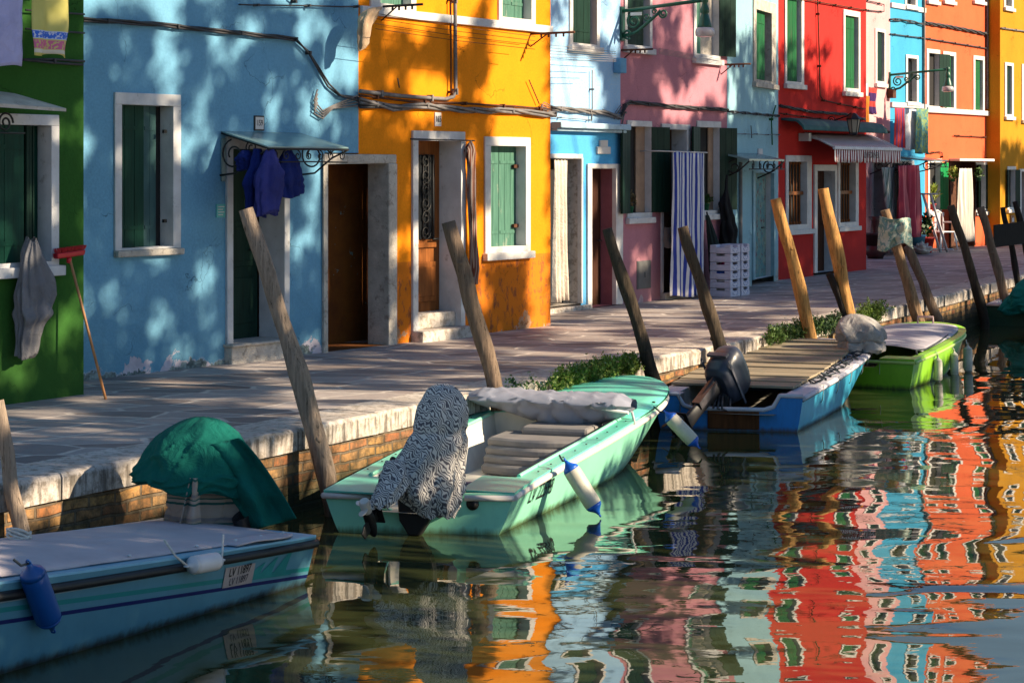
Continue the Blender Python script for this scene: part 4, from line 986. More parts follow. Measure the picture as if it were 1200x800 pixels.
def potplant(p,label,potmat,pr,ph,fr,n,ls,lm,seed=0,up=.8,blade=False,cat='potted plant',fz=None):
    e=thing('potted_plant',label,cat,p); m=MB(); m.lathe([(pr*.7,0),(pr,ph),(pr*1.1,ph),(pr*1.1,ph*1.1),(pr*.9,ph*1.1)],16); m.build('pot',potmat,e)
    m=MB(); foliage(m,(0,0,ph+fr[2]*.9 if fz is None else fz),fr,n,ls,random.Random(seed),up,blade); m.build('foliage',lm,e,fix=False); return e
grn=simple('green_pot',(.02,.12,.05),.5); terr=simple('terracotta',(.35,.11,.05),.85,.2); redp=simple('red_pot',(.5,.02,.015),.5)
s_,z_=h.loc(746,250,.02); potplant(h.f.w(s_,z_,-.08),'small dry brown plant in a green pot on the left pink house window sill',grn,.05,.09,(.09,.07,.12),130,.05,LMb,1)
s_,z_=h.loc(834,247,.02); potplant(h.f.w(s_,z_,-.08),'leafy green plant in a dark pot on the right pink house window sill',grn,.06,.10,(.10,.08,.08),130,.06,LM1,2)
# street lamps
def street_lamp(loc,ang,label,armL,zrise=.0,sc_=1.0):
    e=thing('street_lamp',label,'street lamp',loc,ang); m=MB()
    m.box(-.05,.05,-.03,0,-.42,.06); m.tube([(0,-.03,0),(0,-armL,.10)],.026,10); m.tube([(0,-.03,-.36),(0,-.25,-.30),(0,-.5,-.12),(0,-.62,-.02)],.024,8)
    m.tube(scroll((0,-.20,-.15),.12,1.6,(E1,E3),start=R(60)),.016,7); m.tube(scroll((0,-.10,-.33),.07,1.4,(E1,E3),-1,start=R(-60)),.015,7)
    m.tube(scroll((0,-.66,-.06),.07,1.5,(E1,E3),start=R(140)),.015,7); m.tube(scroll((0,-.40,-.10),.06,1.4,(E1,E3),-1),.012,7); m.tube(scroll((0,-.52,-.03),.04,1.3,(E1,E3)),.011,7)
    m.build('bracket',M['grn_iron'],e)
    T=Matrix.Translation((0,-armL,.06)); m=MB()
    m.lathe([(.02,.10),(.045,.09),(.05,.02),(.035,.0),(.045,-.04),(.06,-.08),(.062,-.13),(.045,-.15),(.055,-.17),(.075,-.24),(.095,-.31),(.10,-.34),(.085,-.345)],20,M=T); hd=m.build('lamp_head',M['grn_iron'],e)
    m=MB(); m.lathe([(.10,-.34),(.125,-.36),(.135,-.40),(.13,-.45),(.10,-.465)],20,M=T); m.build('lamp_glass',simple('lamp_bowl',(.45,.42,.44),.25,.1,8,.1,spec=.6),hd)
    m=MB(); m.box(-.032,-.027,-.26,-.12 if False else -.10,.02-.10,.03); 
    m=MB(); m.box(-.031,-.027,-.34,-.16,-.075,-.03); sg=m.build('street_plate',M['white'],e)
    return e
h=HOUSES['pink']; s_,z_=h.loc(727,13); street_lamp(h.f.w(.03,z_+.0),h.f.ang,'green cast iron street lamp on the wall between sky blue and pink houses',1.30)
h=HOUSES['farpink']; s_,z_=h.loc(1042,88); street_lamp(h.f.w(s_,z_),h.f.ang,'thin green street lamp reaching out from the distant rose house',1.35)
# laundry and props at the far houses
h=HOUSES['red']; 
h=HOUSES['farpink']
c_or=cloth('ochre_cloth',(.40,.15,.02)); c_wh=cloth('white_cloth',(.6,.6,.64)); c_pu=cloth('purple_cloth',(.10,.03,.10)); 
g='clothes hung beside the red house'
hang(h,'garment','white cloth hung leftmost high beside the red house corner','laundry',c_wh,1011,1017,97,120,.35,2,.03,g,seed=1,taper=.3); hang(h,'garment','ochre cloth hanging lowest beside the red house corner','laundry',c_or,1012,1019,112,146,.42,2,.03,g,seed=2,taper=.2); hang(h,'garment','dark purple cloth with red hung rightmost beside the red house corner','laundry',striped('purple_red',[(.6,(.05,.02,.10)),(1,(.45,.05,.04))],.3,2),1018,1028,102,134,.35,2,.04,g,seed=3,taper=.2)
M['greyst']=striped('grey_green_stripe',[(.5,(.24,.30,.30)),(.75,(.10,.16,.15)),(1,(.36,.38,.37))],.14,0)
hang(h,'door_curtain','grey green striped curtain drawn aside at the rose house door','curtain',M['greyst'],1033,1048,196,258,.45,4,.05,seed=4,taper=.35,skew=.25)
h=HOUSES['azure']; g='laundry on the line of the azure house'
M['redst']=striped('red_violet_stripe',[(.3,(.42,.03,.03)),(.5,(.16,.05,.16)),(.8,(.5,.05,.04)),(1,(.10,.05,.2))],.22,0)
hang(h,'towel','red and violet striped towel, leftmost on the azure house line','laundry',M['redst'],1049,1060,126,174,.5,1.5,.03,g,seed=1); hang(h,'towel','white towel hanging in the middle of the azure house line','laundry',c_wh,1061,1074,127,176,.5,1.6,.03,g,seed=2)
t=NT('leafy_print'); c=t.mix(t.ramp(t.noise(16,3,.6),.48,.54),(.07,.20,.22),(.22,.30,.12)); t.bump(t.noise(9,4,.6),.3,.01); M['print']=t.fin(c,.9,.1)
hang(h,'sheet','teal leaf patterned sheet, rightmost on the azure house line','laundry',M['print'],1074,1087,127,180,.6,1.3,.04,g,seed=3)
m=MB(); p=fpath(h,[(1045,126,.5),(1083,127,.5)],.5); m.tube(p,.006,5); m.build('clothesline',M['wire'],h.e)
M['pinkc']=striped('raspberry_stripe',[(.55,(.36,.05,.08)),(.8,(.55,.16,.18)),(1,(.28,.04,.06))],.22,0)
hang(h,'door_curtain','raspberry striped curtain covering the azure house doorway','curtain',M['pinkc'],1050,1078,194,279,.75,4,.07,seed=5,gather=.12,zt_right=193)
h=HOUSES['coral']
M['whc']=striped('white_sheer_stripe',[(.6,(.72,.66,.58)),(.8,(.5,.45,.40)),(1,(.68,.66,.64))],.25,0)
hang(h,'door_curtain','long white curtain hanging before the orange red house doorway','curtain',M['whc'],1121,1141,197,283,.45,4,.06,seed=6,gather=.3,rings=False)
s_,z_=h.loc(1095,247,.05); potplant(h.f.w(s_,z_,.0),'spiky green plant in a red pot on the green shuttered window sill',redp,.09,.15,(.13,.1,.22),120,.18,LM3,3,1.2,True)
e=potplant(h.f.w(*h.loc(1117,213,.3),.3),'yellow green flower basket hung left of the white curtain',grn,.06,.07,(.13,.12,.16),170,.08,LM3,4,.2,cat='flower basket'); e.name='flower_basket'
e=potplant(h.f.w(*h.loc(1147,212,.3),.3),'small green hanging basket right of the white curtain',grn,.06,.07,(.10,.10,.14),110,.07,LM1,6,.2,cat='flower basket'); e.name='flower_basket'
def fg(px,py): p=gp(px,py); p.z=0; return p
e=potplant(fg(1062,297),'large pale green shrub behind the draped mooring pole',terr,.12,.2,(.2,.2,.25),200,.12,LM2,12)
e=potplant(fg(1083,296),'dark leafed plant in a red pot beside the white chair',redp,.24,.32,(.18,.16,.30),220,.13,LM2,5); 
p=fg(1073,297); e=thing('bucket','light blue bucket beside the raspberry curtain','bucket',p); m=MB(); m.lathe([(.16,0),(.22,.38),(.24,.38),(.24,.42),(.21,.42)],20); m.build('pail',simple('light_blue_plastic',(.08,.28,.42),.5),e); m=MB(); m.tube([(.23*math.cos(k*PI/8),0,.38+.2*math.sin(k*PI/8)) for k in range(9)],.008,6); m.build('handle',M['iron'],e)
rag(fg(1081,298),0,.2,cloth('white_bundle',(.5,.48,.42)),'pale bundle on the ground before the red pot','bundle','bundle',flat=.6,seed=9)
e=potplant(fg(1026,303),'tall leafy plant in a dark vase by the red shop corner',simple('dark_vase',(.03,.02,.02),.4),.24,.5,(.42,.3,.75),700,.17,LM2,7,.3,fz=1.35)
m=MB(); m.lathe([(.12,0),(.25,.12),(.25,.24),(.11,.36),(.09,.8),(.16,.9),(.14,.9)],18); m.build('tall_vase',simple('brown_vase',(.05,.02,.02),.4),e); bpy.data.objects.remove(e.children[0])
# plastic chair
p=fg(1104,293); e=thing('plastic_chair','white plastic garden chair on the walkway by the orange red house','chair',p,R(28)); wp=simple('chair_plastic',(.62,.6,.62),.4,.06)
m=MB(); m.box(-.22,.22,-.22,.22,.42,.45); m.build('seat',wp,e,bevel=.02)
for sx in(-1,1):
    for sy in(-1,1):
        m=MB(); m.tube([(sx*.2,sy*.2,.43),(sx*.25,sy*.26,0)],.024,6); m.build('leg',wp,e)
m=MB(); m.tube([(-.2,.2,.43),(-.24,.27,.85),(-.12,.29,.92),(.12,.29,.92),(.24,.27,.85),(.2,.2,.43)],.024,8)
for x in(-.12,0,.12): m.box(x-.03,x+.03,.24,.265,.46,.88)
m.build('backrest',wp,e)
for sx in(-1,1): m=MB(); m.tube([(sx*.24,.26,.66),(sx*.28,-.15,.66),(sx*.23,-.21,.45)],.02,6); m.build('armrest',wp,e)
# folded deck chair leaning
p=fg(1096,296); e=thing('deck_chair','folded white deck chair frame leaning against the orange red house','deck chair',p,R(58))
q0=Vector((0,0,0)); m=MB()
for y_ in (-.25,.25): m.tube([(.55,y_*.35,0),(-.55,y_*.35,1.35)],.03,6)
m.tube([(.5,-.25,.06),(.5,.25,.06)],.02,6); m.tube([(-.55,-.25,1.35),(-.55,.25,1.35)],.02,6); m.build('frame',wp,e)
s_,z_=hy.loc(1186,259); e,of=hthing(hy,'street_sign','small brown notice plate low on the yellow wall','sign',s_,z_); m=MB(off=of); m.box(s_-.14,s_+.14,-.02,-.001,z_-.15,z_+.15); pl=m.build('plate',M['brwood'],e); m=MB(off=of); m.box(s_-.07,s_+.07,-.026,-.021,z_-.02,z_+.08); m.build('picture',M['trim'],e)
# ================================================================ mooring poles
def pole_mat(name,col,dark,zw=.1,lit=None):
    t=NT(name); v=t.mapv((10,10,.9)); g=t.noise(3,6,.7,.3,vec=v); kn=t.noise(3.5,3,.6,vec=t.mapv((1,1,.5)))
    c=t.mix(t.ramp(g,.3,.7),sh(col,.55),sh(col,1.25)); c=t.mix(t.ramp(t.noise(4,6,.75,vec=t.mapv((14,14,.5))),.57,.62,0,.85),c,sh(dark,.7))
    c=t.mix(t.ramp(kn,.62,.72,0,.6),c,dark)
    z=t.sep()[2]; c=t.mix(t.ramp(t.math('ADD',z,t.math('MULTIPLY',g,.5)),zw+.25,zw+.65,1,0),c,dark)
    t.bump(t.math('ADD',g,t.math('MULTIPLY',kn,.6)),.8,.02); return t.fin(c,.85,.2)
PM={'grey':pole_mat('pole_grey',(.30,.23,.175),(.07,.055,.04),.0),'brown':pole_mat('pole_brown',(.20,.14,.10),(.05,.035,.025),.0),
 'gold':pole_mat('pole_gold',(.50,.26,.085),(.10,.055,.02),.1),'dark':pole_mat('pole_dark',(.09,.065,.045),(.02,.017,.014),.6),'mid':pole_mat('pole_mid',(.30,.19,.11),(.06,.04,.025),.1),'blk':pole_mat('pole_black',(.025,.02,.018),(.012,.012,.012),.5)}
def pole(tp,bs,w0,w1,mat,label,off=.22,group='mooring poles along the quay',lean=0.0):
    b,Y=q_at_px(bs[0],off); zb=H-(bs[1]-HY)*Y/F
    T=at(tp[0],tp[1],Y-lean); B=at(bs[0],bs[1],Y)
    d=(B-T); k=(-1.5-T.z)/d.z; B2=T+d*k; base=T+d*((WZ-T.z)/d.z)
    e=thing('mooring_pole',label,'mooring pole',base,0,group); N=26; pts=[];rs=[]
    ln=(B2-T).length; sd=tp[0]*.13
    for i in range(N+1):
        f_=i/N; p=T.lerp(B2,f_); bow=.045*math.sin(min(f_,.87)*PI*1.15)+.035*mn.noise(Vector((f_*6,sd,0))); p=p+Vector((bow*.7,0,0))+Vector((0,.02*mn.noise(Vector((f_*7,sd,4))),0))
        vis=(T.z-p.z)/(T.z-zb); p.x=min(p.x,B.x+.06) if T.x<B.x else p.x; r=(w0+(w1-w0)*min(1.15,vis))*.5*Y/F*(1+.16*mn.noise(Vector((f_*7,sd,2)))); pts.append(p);rs.append(r)
    m=MB(off=base); m.tube(pts,rs,20,jit=.2); o=m.build('post',PM[mat],e)
    # knots / drying cracks as small ridges
    rr=random.Random(int(tp[0])); m=MB(off=base)
    for _ in range(2):
        m=MB(off=base); i=rr.randint(2,15); t_=rr.uniform(3.4,6.0); q=pts[i]+Vector((math.cos(t_),math.sin(t_),0))*rs[i]*.88; m.lathe([(rs[i]*.45,-rs[i]*.05),(rs[i]*.38,rs[i]*.12),(rs[i]*.14,rs[i]*.15)],8,M=Matrix.Translation(q)@Vector((math.cos(t_),math.sin(t_),.3)).to_track_quat('Z','Y').to_matrix().to_4x4()); m.build('knot',PM[mat],e)
    return e
pole((-4,470),(19,625),17,19,'grey','grey mooring pole cut by the left edge of the picture',.12)
pole((289,245),(384,576),17,25,'grey','tall pale weathered mooring pole leaning before the blue house door',.30,lean=-.1)
pole((525,260),(578,462),16,20,'brown','grey brown mooring pole behind the zebra patterned cover',.10)
pole((711,268),(762,441),12,16,'dark','dark wet mooring pole beside the mint boat bow')
pole((800,266),(846,426),12,17,'dark','dark mooring pole in front of the striped curtain behind the black outboard')
pole((909,233),(949,404),13,16,'gold','golden peeled mooring pole before the pale blue house')
pole((964,221),(995,385),13,17,'gold','golden peeled mooring pole crossing the red shop door')
pole((972,320),(994,385),8,9,'blk','short black stake between the two golden poles and the grey motor cover')
pole((1037,246),(1078,392),11,14,'mid','light brown mooring pole passing the leaf patterned cloth')
pole((1063,288),(1102,390),10,13,'brown','brown mooring pole whose top is under the leaf patterned cloth')
pole((1114,241),(1150,364),9,11,'dark','dark mooring pole in front of the white curtain')
pole((1149,243),(1176,350),9,11,'brown','brown mooring pole right of the white curtain')
pole((1175,243),(1192,336),6,8,'blk','thin black mooring pole before the yellow house corner')
pole((1190,236),(1203,300),7,8,'blk','thin black mooring pole at the right edge')
b1,Y1=q_at_px(1183,.22); a=at(1165,277,Y1-.2); b=at(1212,271,Y1+.8)
e=thing('plank','dark wooden plank fixed across the two thin black poles','plank',(a+b)/2); m=MB(off=(a+b)/2); m.add([a+Vector((0,0,.19)),b+Vector((0,0,.19)),b-Vector((0,0,.19)),a-Vector((0,0,.19))]+[p_+Vector((0,.06,0)) for p_ in (a+Vector((0,0,.19)),b+Vector((0,0,.19)),b-Vector((0,0,.19)),a-Vector((0,0,.19)))],[(0,1,2,3),(7,6,5,4),(0,4,5,1),(1,5,6,2),(2,6,7,3),(3,7,4,0)]); m.build('board',PM['blk'],e)
# leaf patterned cloth draped on the pole top
b_,Y_=q_at_px(1064,.22); c=at(1052,272,Y_); e=thing('draped_cloth','teal and white leaf patterned cloth draped over a mooring pole','cloth',c)
def dc(u,v):
    x=(u-.5); px=1031+36*u+5*v*(u-.5); top=253+6*(u)**2+3*math.sin(u*5); bot=291+6*math.sin(u*6+1)-3*(abs(x)*2)
    p=at(px,top+(bot-top)*v,Y_-.02); return p+Vector((0,.22*math.sin(u*PI)*-1*(1-.2*v)+.05*math.sin(u*14+v*3)*v+.06*mn.noise(Vector((u*5,v*4,2))),0))
t=NT('teal_leaf_print'); cc=t.mix(t.ramp(t.noise(14,4,.65,.6),.47,.53),(.14,.26,.26),(.42,.45,.38)); t.bump(t.noise(9,4,.6),.4,.015); M['print2']=t.fin(cc,.9,.1)
m=MB(off=c); m.grid(dc,44,24); m.build('fabric',M['print2'],e,solid=.006)
# ================================================================ boats
def smooth(x): x=max(0,min(1,x)); return x*x*(3-2*x)
class Boat:
    def __init__(s,label,c,a,L1,L0,Br,Bw,r0,r1,fs=.92,bl=3.0,bq=1.7,tw=0.0,group='boats moored along the quay',rp=1.4,skew=0.0):
        s.a=Vector((a[0],a[1],0)).normalized(); s.L1,s.L0,s.Br,s.Bw,s.r0,s.r1,s.fs,s.bl,s.bq,s.rp,s.skew=L1,L0,Br,Bw,r0,r1,fs,bl,bq,rp,skew
        s.e=thing('motorboat',label,'boat',(c[0],c[1],WZ),math.atan2(s.a.y,s.a.x),group)
        s.mw=Matrix.Translation(s.e.location)@Matrix.Rotation(s.e.rotation_euler.z,4,'Z')
    def prof(s,t):
        k=s.fs+(1-s.fs)*smooth(t/.45)
        if t>.5: k*=max(0,1-((t-.5)/.5)**s.bl)**(1/s.bq)
        return k
    def rim(s,t): return s.r0+(s.r1-s.r0)*t**s.rp
    def pt(s,t,v,side=1):
        vv=max(v,0); L=s.L0+(s.L1-s.L0)*vv**.9; B=s.Bw+(s.Br-s.Bw)*vv**.85
        z=s.rim(t)*v if v>=0 else .22*v; k=1 if v>=0 else (1+v)**.5
        if v<0: L*=1+.12*v
        y=side*B*s.prof(t)*k
        return Vector((t*L+s.skew*y*(1-t)-.0, y, z))
    def hull(s,mat,transom=None,notch=None,nz=.12):
        m=MB(); vs=[-1,-.6,-.25,0,.15,.3,.45,.6,.75,.88,1]; ts=[(k/44)**.85 for k in range(45)]
        for side in(1,-1):
            m.add([s.pt(t_,v,side) for v in vs for t_ in ts],[(j*45+i,j*45+i+1,(j+1)*45+i+1,(j+1)*45+i) for j in range(len(vs)-1) for i in range(44)],0,True)
        s.h=m.build('hull',mat,s.e); 
        m=MB(); P=[s.pt(0,v,1) for v in vs]; Q=[s.pt(0,v,-1) for v in vs][::-1]; mid=[]
        if notch:
            zt=s.rim(0); w=notch
            def sk(y,z): return Vector((s.skew*y,y,z))
            mid=[sk(w*1.1,zt),sk(w*.93,zt-nz*.8),sk(w*.75,zt-nz),sk(-w*.75,zt-nz),sk(-w*.93,zt-nz*.8),sk(-w*1.1,zt)]
        L_=P+mid+Q; n=len(L_); m.add(L_+[p+Vector((.035,0,0)) for p in L_],[tuple(range(n)),tuple(range(n,2*n))]+[(i,(i+1)%n,(i+1)%n+n,i+n) for i in range(n)])
        s.tr=m.build('transom',transom or mat,s.e)
    def deck(s,mat,inmat,ts,te,gw,notch=.22,floor=.06,camber=.03,lip=0.0,nzfl=.16,foredeck=True):
        N=30; m=MB(); w=MB(); zt=lambda t_: s.rim(t_)+.004
        def o_(t_,side): p=s.pt(t_,1,side); return Vector((p.x,p.y,zt(t_)))
        def i_(t_,side,y=None):
            p=s.pt(t_,1,side); yy=max(abs(p.y)-gw,0) if y is None else y; return Vector((p.x,side*yy,zt(t_)+lip))
        T1=[ts*k/6 for k in range(7)]; T2=[ts+(te-ts)*k/N for k in range(N+1)]
        for side in (1,-1):
            for T,y in ((T1,notch),(T2,None)):
                for a,b in zip(T[:-1],T[1:]): m.add([o_(a,side),o_(b,side),i_(b,side,y),i_(a,side,y)],[(0,1,2,3)],0,False)
            for a,b in zip(T2[:-1],T2[1:]):
                p,q=i_(a,side),i_(b,side); w.add([p,q,Vector((q.x,q.y*.9,floor)),Vector((p.x,p.y*.9,floor))],[(0,1,2,3)],0,True)
            p,q=i_(ts,side,notch),i_(ts,side); w.add([p,q,Vector((q.x,q.y*.9,floor)),Vector((p.x,p.y,floor))],[(0,1,2,3)])
            a,b=i_(0,side,notch),i_(ts,side,notch); w.add([a,b,Vector((b.x,b.y,nzfl)),Vector((a.x,a.y,nzfl))],[(0,1,2,3)])
        p=i_(0,1,notch);q=i_(ts,1,notch); w.add([(p.x+.04,notch,nzfl),(q.x,notch,nzfl),(q.x,-notch,nzfl),(p.x+.04,-notch,nzfl)],[(0,1,2,3)]); w.add([(q.x,notch,nzfl),(q.x,-notch,nzfl),(q.x,-notch,floor),(q.x,notch,floor)],[(0,1,2,3)])
        pts=[i_(a,1) for a in T2]+[i_(a,-1) for a in T2[::-1]]; n=len(T2)
        w.add([Vector((p.x,p.y*.9,floor)) for p in pts],[(k,k+1,2*n-2-k,2*n-1-k) for k in range(n-1)])
        if foredeck:
            T3=[te+(1-te)*(1-(1-k/16)**1.6) for k in range(17)]; C=8
            vs=[]; 
            for t_ in T3:
                p=s.pt(t_,1,1)
                for c in range(C+1):
                    u=c/C*2-1; vs.append(Vector((p.x,p.y*u,zt(t_)+camber*(1-u*u)*min(1,(1-t_)*6)+lip*(1 if abs(u)<.9 else 0))))
            m.add(vs,[(r*(C+1)+c,r*(C+1)+c+1,(r+1)*(C+1)+c+1,(r+1)*(C+1)+c) for r in range(16) for c in range(C)],0,True)
            k=T2[-1]; a,b=i_(k,1),i_(k,-1); tp=[vs[c] for c in range(C+1)]
            w.add(tp+[Vector((a.x,-b.y*0-a.y*1.0*(1 if True else 0),floor)),Vector((a.x,a.y,floor))],[tuple(range(C+1))+(C+2,C+1)])
        s.d=m.build('deck',mat,s.e,solid=.012,fix=True); s.i=w.build('cockpit_liner',inmat,s.e)
    def rail(s,mat,v=.93,r=.02,out=.01,name='rub_rail',transom=True,t0=0,t1=1.0,parent=None,split=None):
        m=MB(); P=[]
        Ts=[t0+(t1-t0)*(1-(1-k/50)**1.5) for k in range(51)]
        def q(t_,side):
            p=s.pt(t_,v,side); p.y+=side*out; return p
        pts=[q(t_,1) for t_ in Ts]; pts2=[q(t_,-1) for t_ in Ts][::-1]
        if t1>=1: pts=pts+pts2[1:]; m.tube(pts,r,8)
        else: m.tube(pts,r,8); m.tube(pts2,r,8)
        if transom:
            a,b=q(0,1),q(0,-1)
            if split: 
                for sd,p in ((1,a),(-1,b)): m.tube([p-Vector((.012,0,0)),Vector((s.skew*sd*split-.022,sd*split,p.z))],r,8)
            else: m.tube([a-Vector((.012,0,0)),b-Vector((.012,0,0))],r,8)
        m.build(name,mat,parent or s.e)
    def onhull(s,x,z,side,out=.004):
        v=0
        t_=.5
        for _ in range(30):
            v=z/s.rim(t_); vv=max(v,0); L=s.L0+(s.L1-s.L0)*vv**.9; t_=min(max(x/L,0),1)
        p=s.pt(t_,v,side); p.y+=side*out; return p
    def decal(s,x0,x1,z0,z1,side,mat,name,out=.004,slope=0,n=10):
        m=MB(); m.grid(lambda u,v: s.onhull(x0+(x1-x0)*u,z0+(z1-z0)*v+slope*u*(x1-x0),side,out),n,3); return m.build(name,mat,s.e)
    def text(s,txt,xc,zc,size,side,mat,sx=.8,out=.007,rot=0,slope=0):
        cu=bpy.data.curves.new('t','FONT'); cu.body=txt; cu.size=size; cu.align_x='CENTER'; cu.align_y='CENTER'; cu.resolution_u=3; cu.offset=.012*size; cu.offset=.012*size
        to=bpy.data.objects.new('t',cu); COL.objects.link(to); me=bpy.data.meshes.new_from_object(to.evaluated_get(bpy.context.evaluated_depsgraph_get())); bpy.data.objects.remove(to)
        for v in me.vertices:
            dx=v.co.x*sx; v.co=s.onhull(xc+(dx if side<0 else -dx),zc+v.co.y+slope*dx,side,out)
        me.materials.clear(); me.materials.append(mat); o=bpy.data.objects.new('registration_number',me); COL.objects.link(o); o.parent=s.e; return o
    def W(s,p): return s.mw@Vector(p)
def gel(name,col,var=.08,rough=.32,stain=None,zl=.08,streaks=.25,bandcol=None,stripes=()):
    t=NT(name); z=t.sep()[2]; n=t.noise(2.5,5,.6); c=t.mix(t.ramp(n,.3,.7),sh(col,1-var),sh(col,1+var))
    st=t.noise(4,5,.7,vec=t.mapv((5,5,.6))); c=t.mix(t.ramp(st,.5,.72,0,streaks),c,sh(col,.62))
    c=t.mix(t.ramp(t.noise(22,5,.7),.56,.68,0,.35*min(1,streaks*3)),c,sh(col,.7))
    for (a0,sl,h0,cc) in stripes:
        x=t.sep()[0]; zz=t.math('SUBTRACT',z,t.math('ADD',t.math('MULTIPLY',x,sl),a0)); mk=t.math('MULTIPLY',t.math('GREATER_THAN',zz,0.0),t.math('LESS_THAN',zz,h0)); c=t.mix(mk,c,cc)
    if bandcol: c=t.mix(t.ramp(t.math('ADD',z,t.math('MULTIPLY',n,.06)),zl+.01,zl+.04,1,0),c,bandcol)
    if stain: c=t.mix(t.ramp(t.math('ADD',z,t.math('MULTIPLY',st,.10)),.055,.10,.9,0),c,stain)
    t.bump(t.noise(16,4,.6),.08,.006); t.b.inputs['Coat Weight'].default_value=.06; t.b.inputs['Coat Roughness'].default_value=.35
    return t.fin(c,rough,.4)
def propeller(m,c,ax,r,n=3,ph=0,hub=.035,hl=.11):
    q=Vector(ax).to_track_quat('Z','Y').to_matrix().to_4x4(); T=Matrix.Translation(c)@q
    m.lathe([(hub*.75,-hl*.5),(hub,-hl*.3),(hub,hl*.4),(hub*.8,hl*.5)],14,M=T)
    for k in range(n):
        a=ph+k*2*PI/n
        def bl(u,v):
            rr=hub*.8+(r-hub*.8)*v; w=r*.78*math.sin(PI*min(1,.12+.86*v))**.7; ang=(u-.5)*w/rr*1.0; pit=.55-.3*v
            return T@Vector((rr*math.cos(a+ang),rr*math.sin(a+ang),(u-.5)*w*pit))
        m.grid(bl,8,8)
def outboard(parent,loc,tilt,mats,sc_=1.0,prop_ph=.3,cowl=True,yaw=0,legmat=None,pmat=None):
    """loc: pivot on the transom top, local boat axes; bottom swings aft by tilt"""
    Tm=Matrix.Translation(loc)@Matrix.Rotation(yaw,4,'Z')@Matrix.Rotation(tilt,4,'Y')@Matrix.Diagonal((sc_,sc_,sc_,1))@Matrix.Translation((-.06,0,0))
    def tf(p): return Tm@Vector(p)
    om=MB()
    sec=[(.0,.10,.085,0),(.35*.2,.13,.10,0)]
    # mid section / leg
    pr=[(.12,.07,.10),(-.05,.055,.08),(-.25,.045,.065),(-.45,.04,.075),(-.52,.035,.09)]
    def leg(u,v):
        k=v*(len(pr)-1); i=min(int(k),len(pr)-2); f_=k-i; z=pr[i][0]+(pr[i+1][0]-pr[i][0])*f_; wy=pr[i][1]+(pr[i+1][1]-pr[i][1])*f_; wx=pr[i][2]+(pr[i+1][2]-pr[i][2])*f_
        a=2*PI*u; return tf((-.02+wx*math.cos(a)*(1 if math.cos(a)>0 else 1.1),wy*.75*math.sin(a),z))
    om.grid(leg,20,16,closeu=True)
    mo=om.build('outboard_motor',legmat or mats[1],parent)
    m=MB()
    m.box(-.19,.10,-.085,.085,-.515,-.50,0,Tm)
    m.poly([(-.05,-.62),(.06,-.62),(.03,-.80),(-.06,-.83),(-.09,-.74)],-.008,.008,M=Tm)
    m.lathe([(.01,-.17),(.035,-.13),(.048,-.05),(.05,.08),(.04,.15)],14,M=Tm@Matrix.Translation((0,0,-.62))@Matrix.Rotation(-PI/2,4,'Y'))
    m.box(-.05,.05,-.03,.03,-.60,-.50,0,Tm)
    m.build('gearcase',legmat or mats[1],mo,bevel=.006)
    m=MB(); propeller(m,tf((-.20,0,-.62)),Tm.to_3x3()@Vector((-1,0,0)),.125*sc_,3,prop_ph); m.build('propeller',pmat or mats[1],mo,solid=.005)
    m=MB()
    for sy in (-1,1): m.box(.06,.12,sy*.10-.012,sy*.10+.012,-.12,.05); m.box(.045,.06,sy*.1-.03,sy*.1+.03,-.16,.03)
    m.box(.03,.13,-.11,.11,.0,.05); m.tube([(.10,-.13,.03),(.10,.13,.03)],.016,8); 
    m2=MB(); m2.v=[tuple(Matrix.Translation(loc)@Vector(v)) for v in m.v]; m2.f=m.f; m2.m=m.m; m2.sm=m.sm; m2.build('clamp_bracket',mats[1],mo,bevel=.004)
    if cowl:
        cs=[(.10,-.02,.13,.10),(.14,-.0,.20,.135),(.22,.0,.235,.15),(.34,-.01,.245,.155),(.42,-.02,.23,.145),(.47,-.04,.19,.12),(.495,-.05,.12,.08)]
        def cw(u,v):
            k=v*(len(cs)-1); i=min(int(k),len(cs)-2); f_=k-i; q=[cs[i][j]+(cs[i+1][j]-cs[i][j])*f_ for j in range(4)]; a=2*PI*u
            ca,sa=math.cos(a),math.sin(a); n=.55; return tf((q[1]+.02+q[2]*math.copysign(abs(ca)**n,ca),q[3]*math.copysign(abs(sa)**n,sa),q[0]))
        m=MB(); m.grid(cw,40,24,closeu=True); m.add([cw(k/40,1) for k in range(40)],[tuple(range(40))]); m.add([cw(k/40,0) for k in range(40)],[tuple(range(40))]); co_=m.build('cowl',mats[0],mo)
        m=MB(); m.box(-.262,-.235,-.11,.11,.25,.30,0,Tm); m.box(-.24,.26,-.162,-.155,.20,.225,0,Tm); m.box(-.24,.26,.155,.162,.20,.225,0,Tm); m.build('cowl_trim',simple('grey_trim_%d'%int(loc[0]*100),(.10,.10,.12),.5,.1),co_)
        m=MB(); 
        for k in range(5): m.tube([tf((.12,.1-.05*k,.10)),tf((.2,.12-.06*k,.0)),tf((.1,.08-.05*k,-.08)),tf((.05,.05-.03*k,.05))],.012,6)
        m.box(-.10,-.02,-.045,.045,-.25,.08,0,Tm); m.box(.05,.30,-.03,.03,.02,.08,0,Tm); m.build('linkage',simple('motor_parts_%d'%int(loc[0]*100),(.05,.045,.05),.4,.5,20),mo)
        return mo,Tm,co_
    return mo,Tm,None
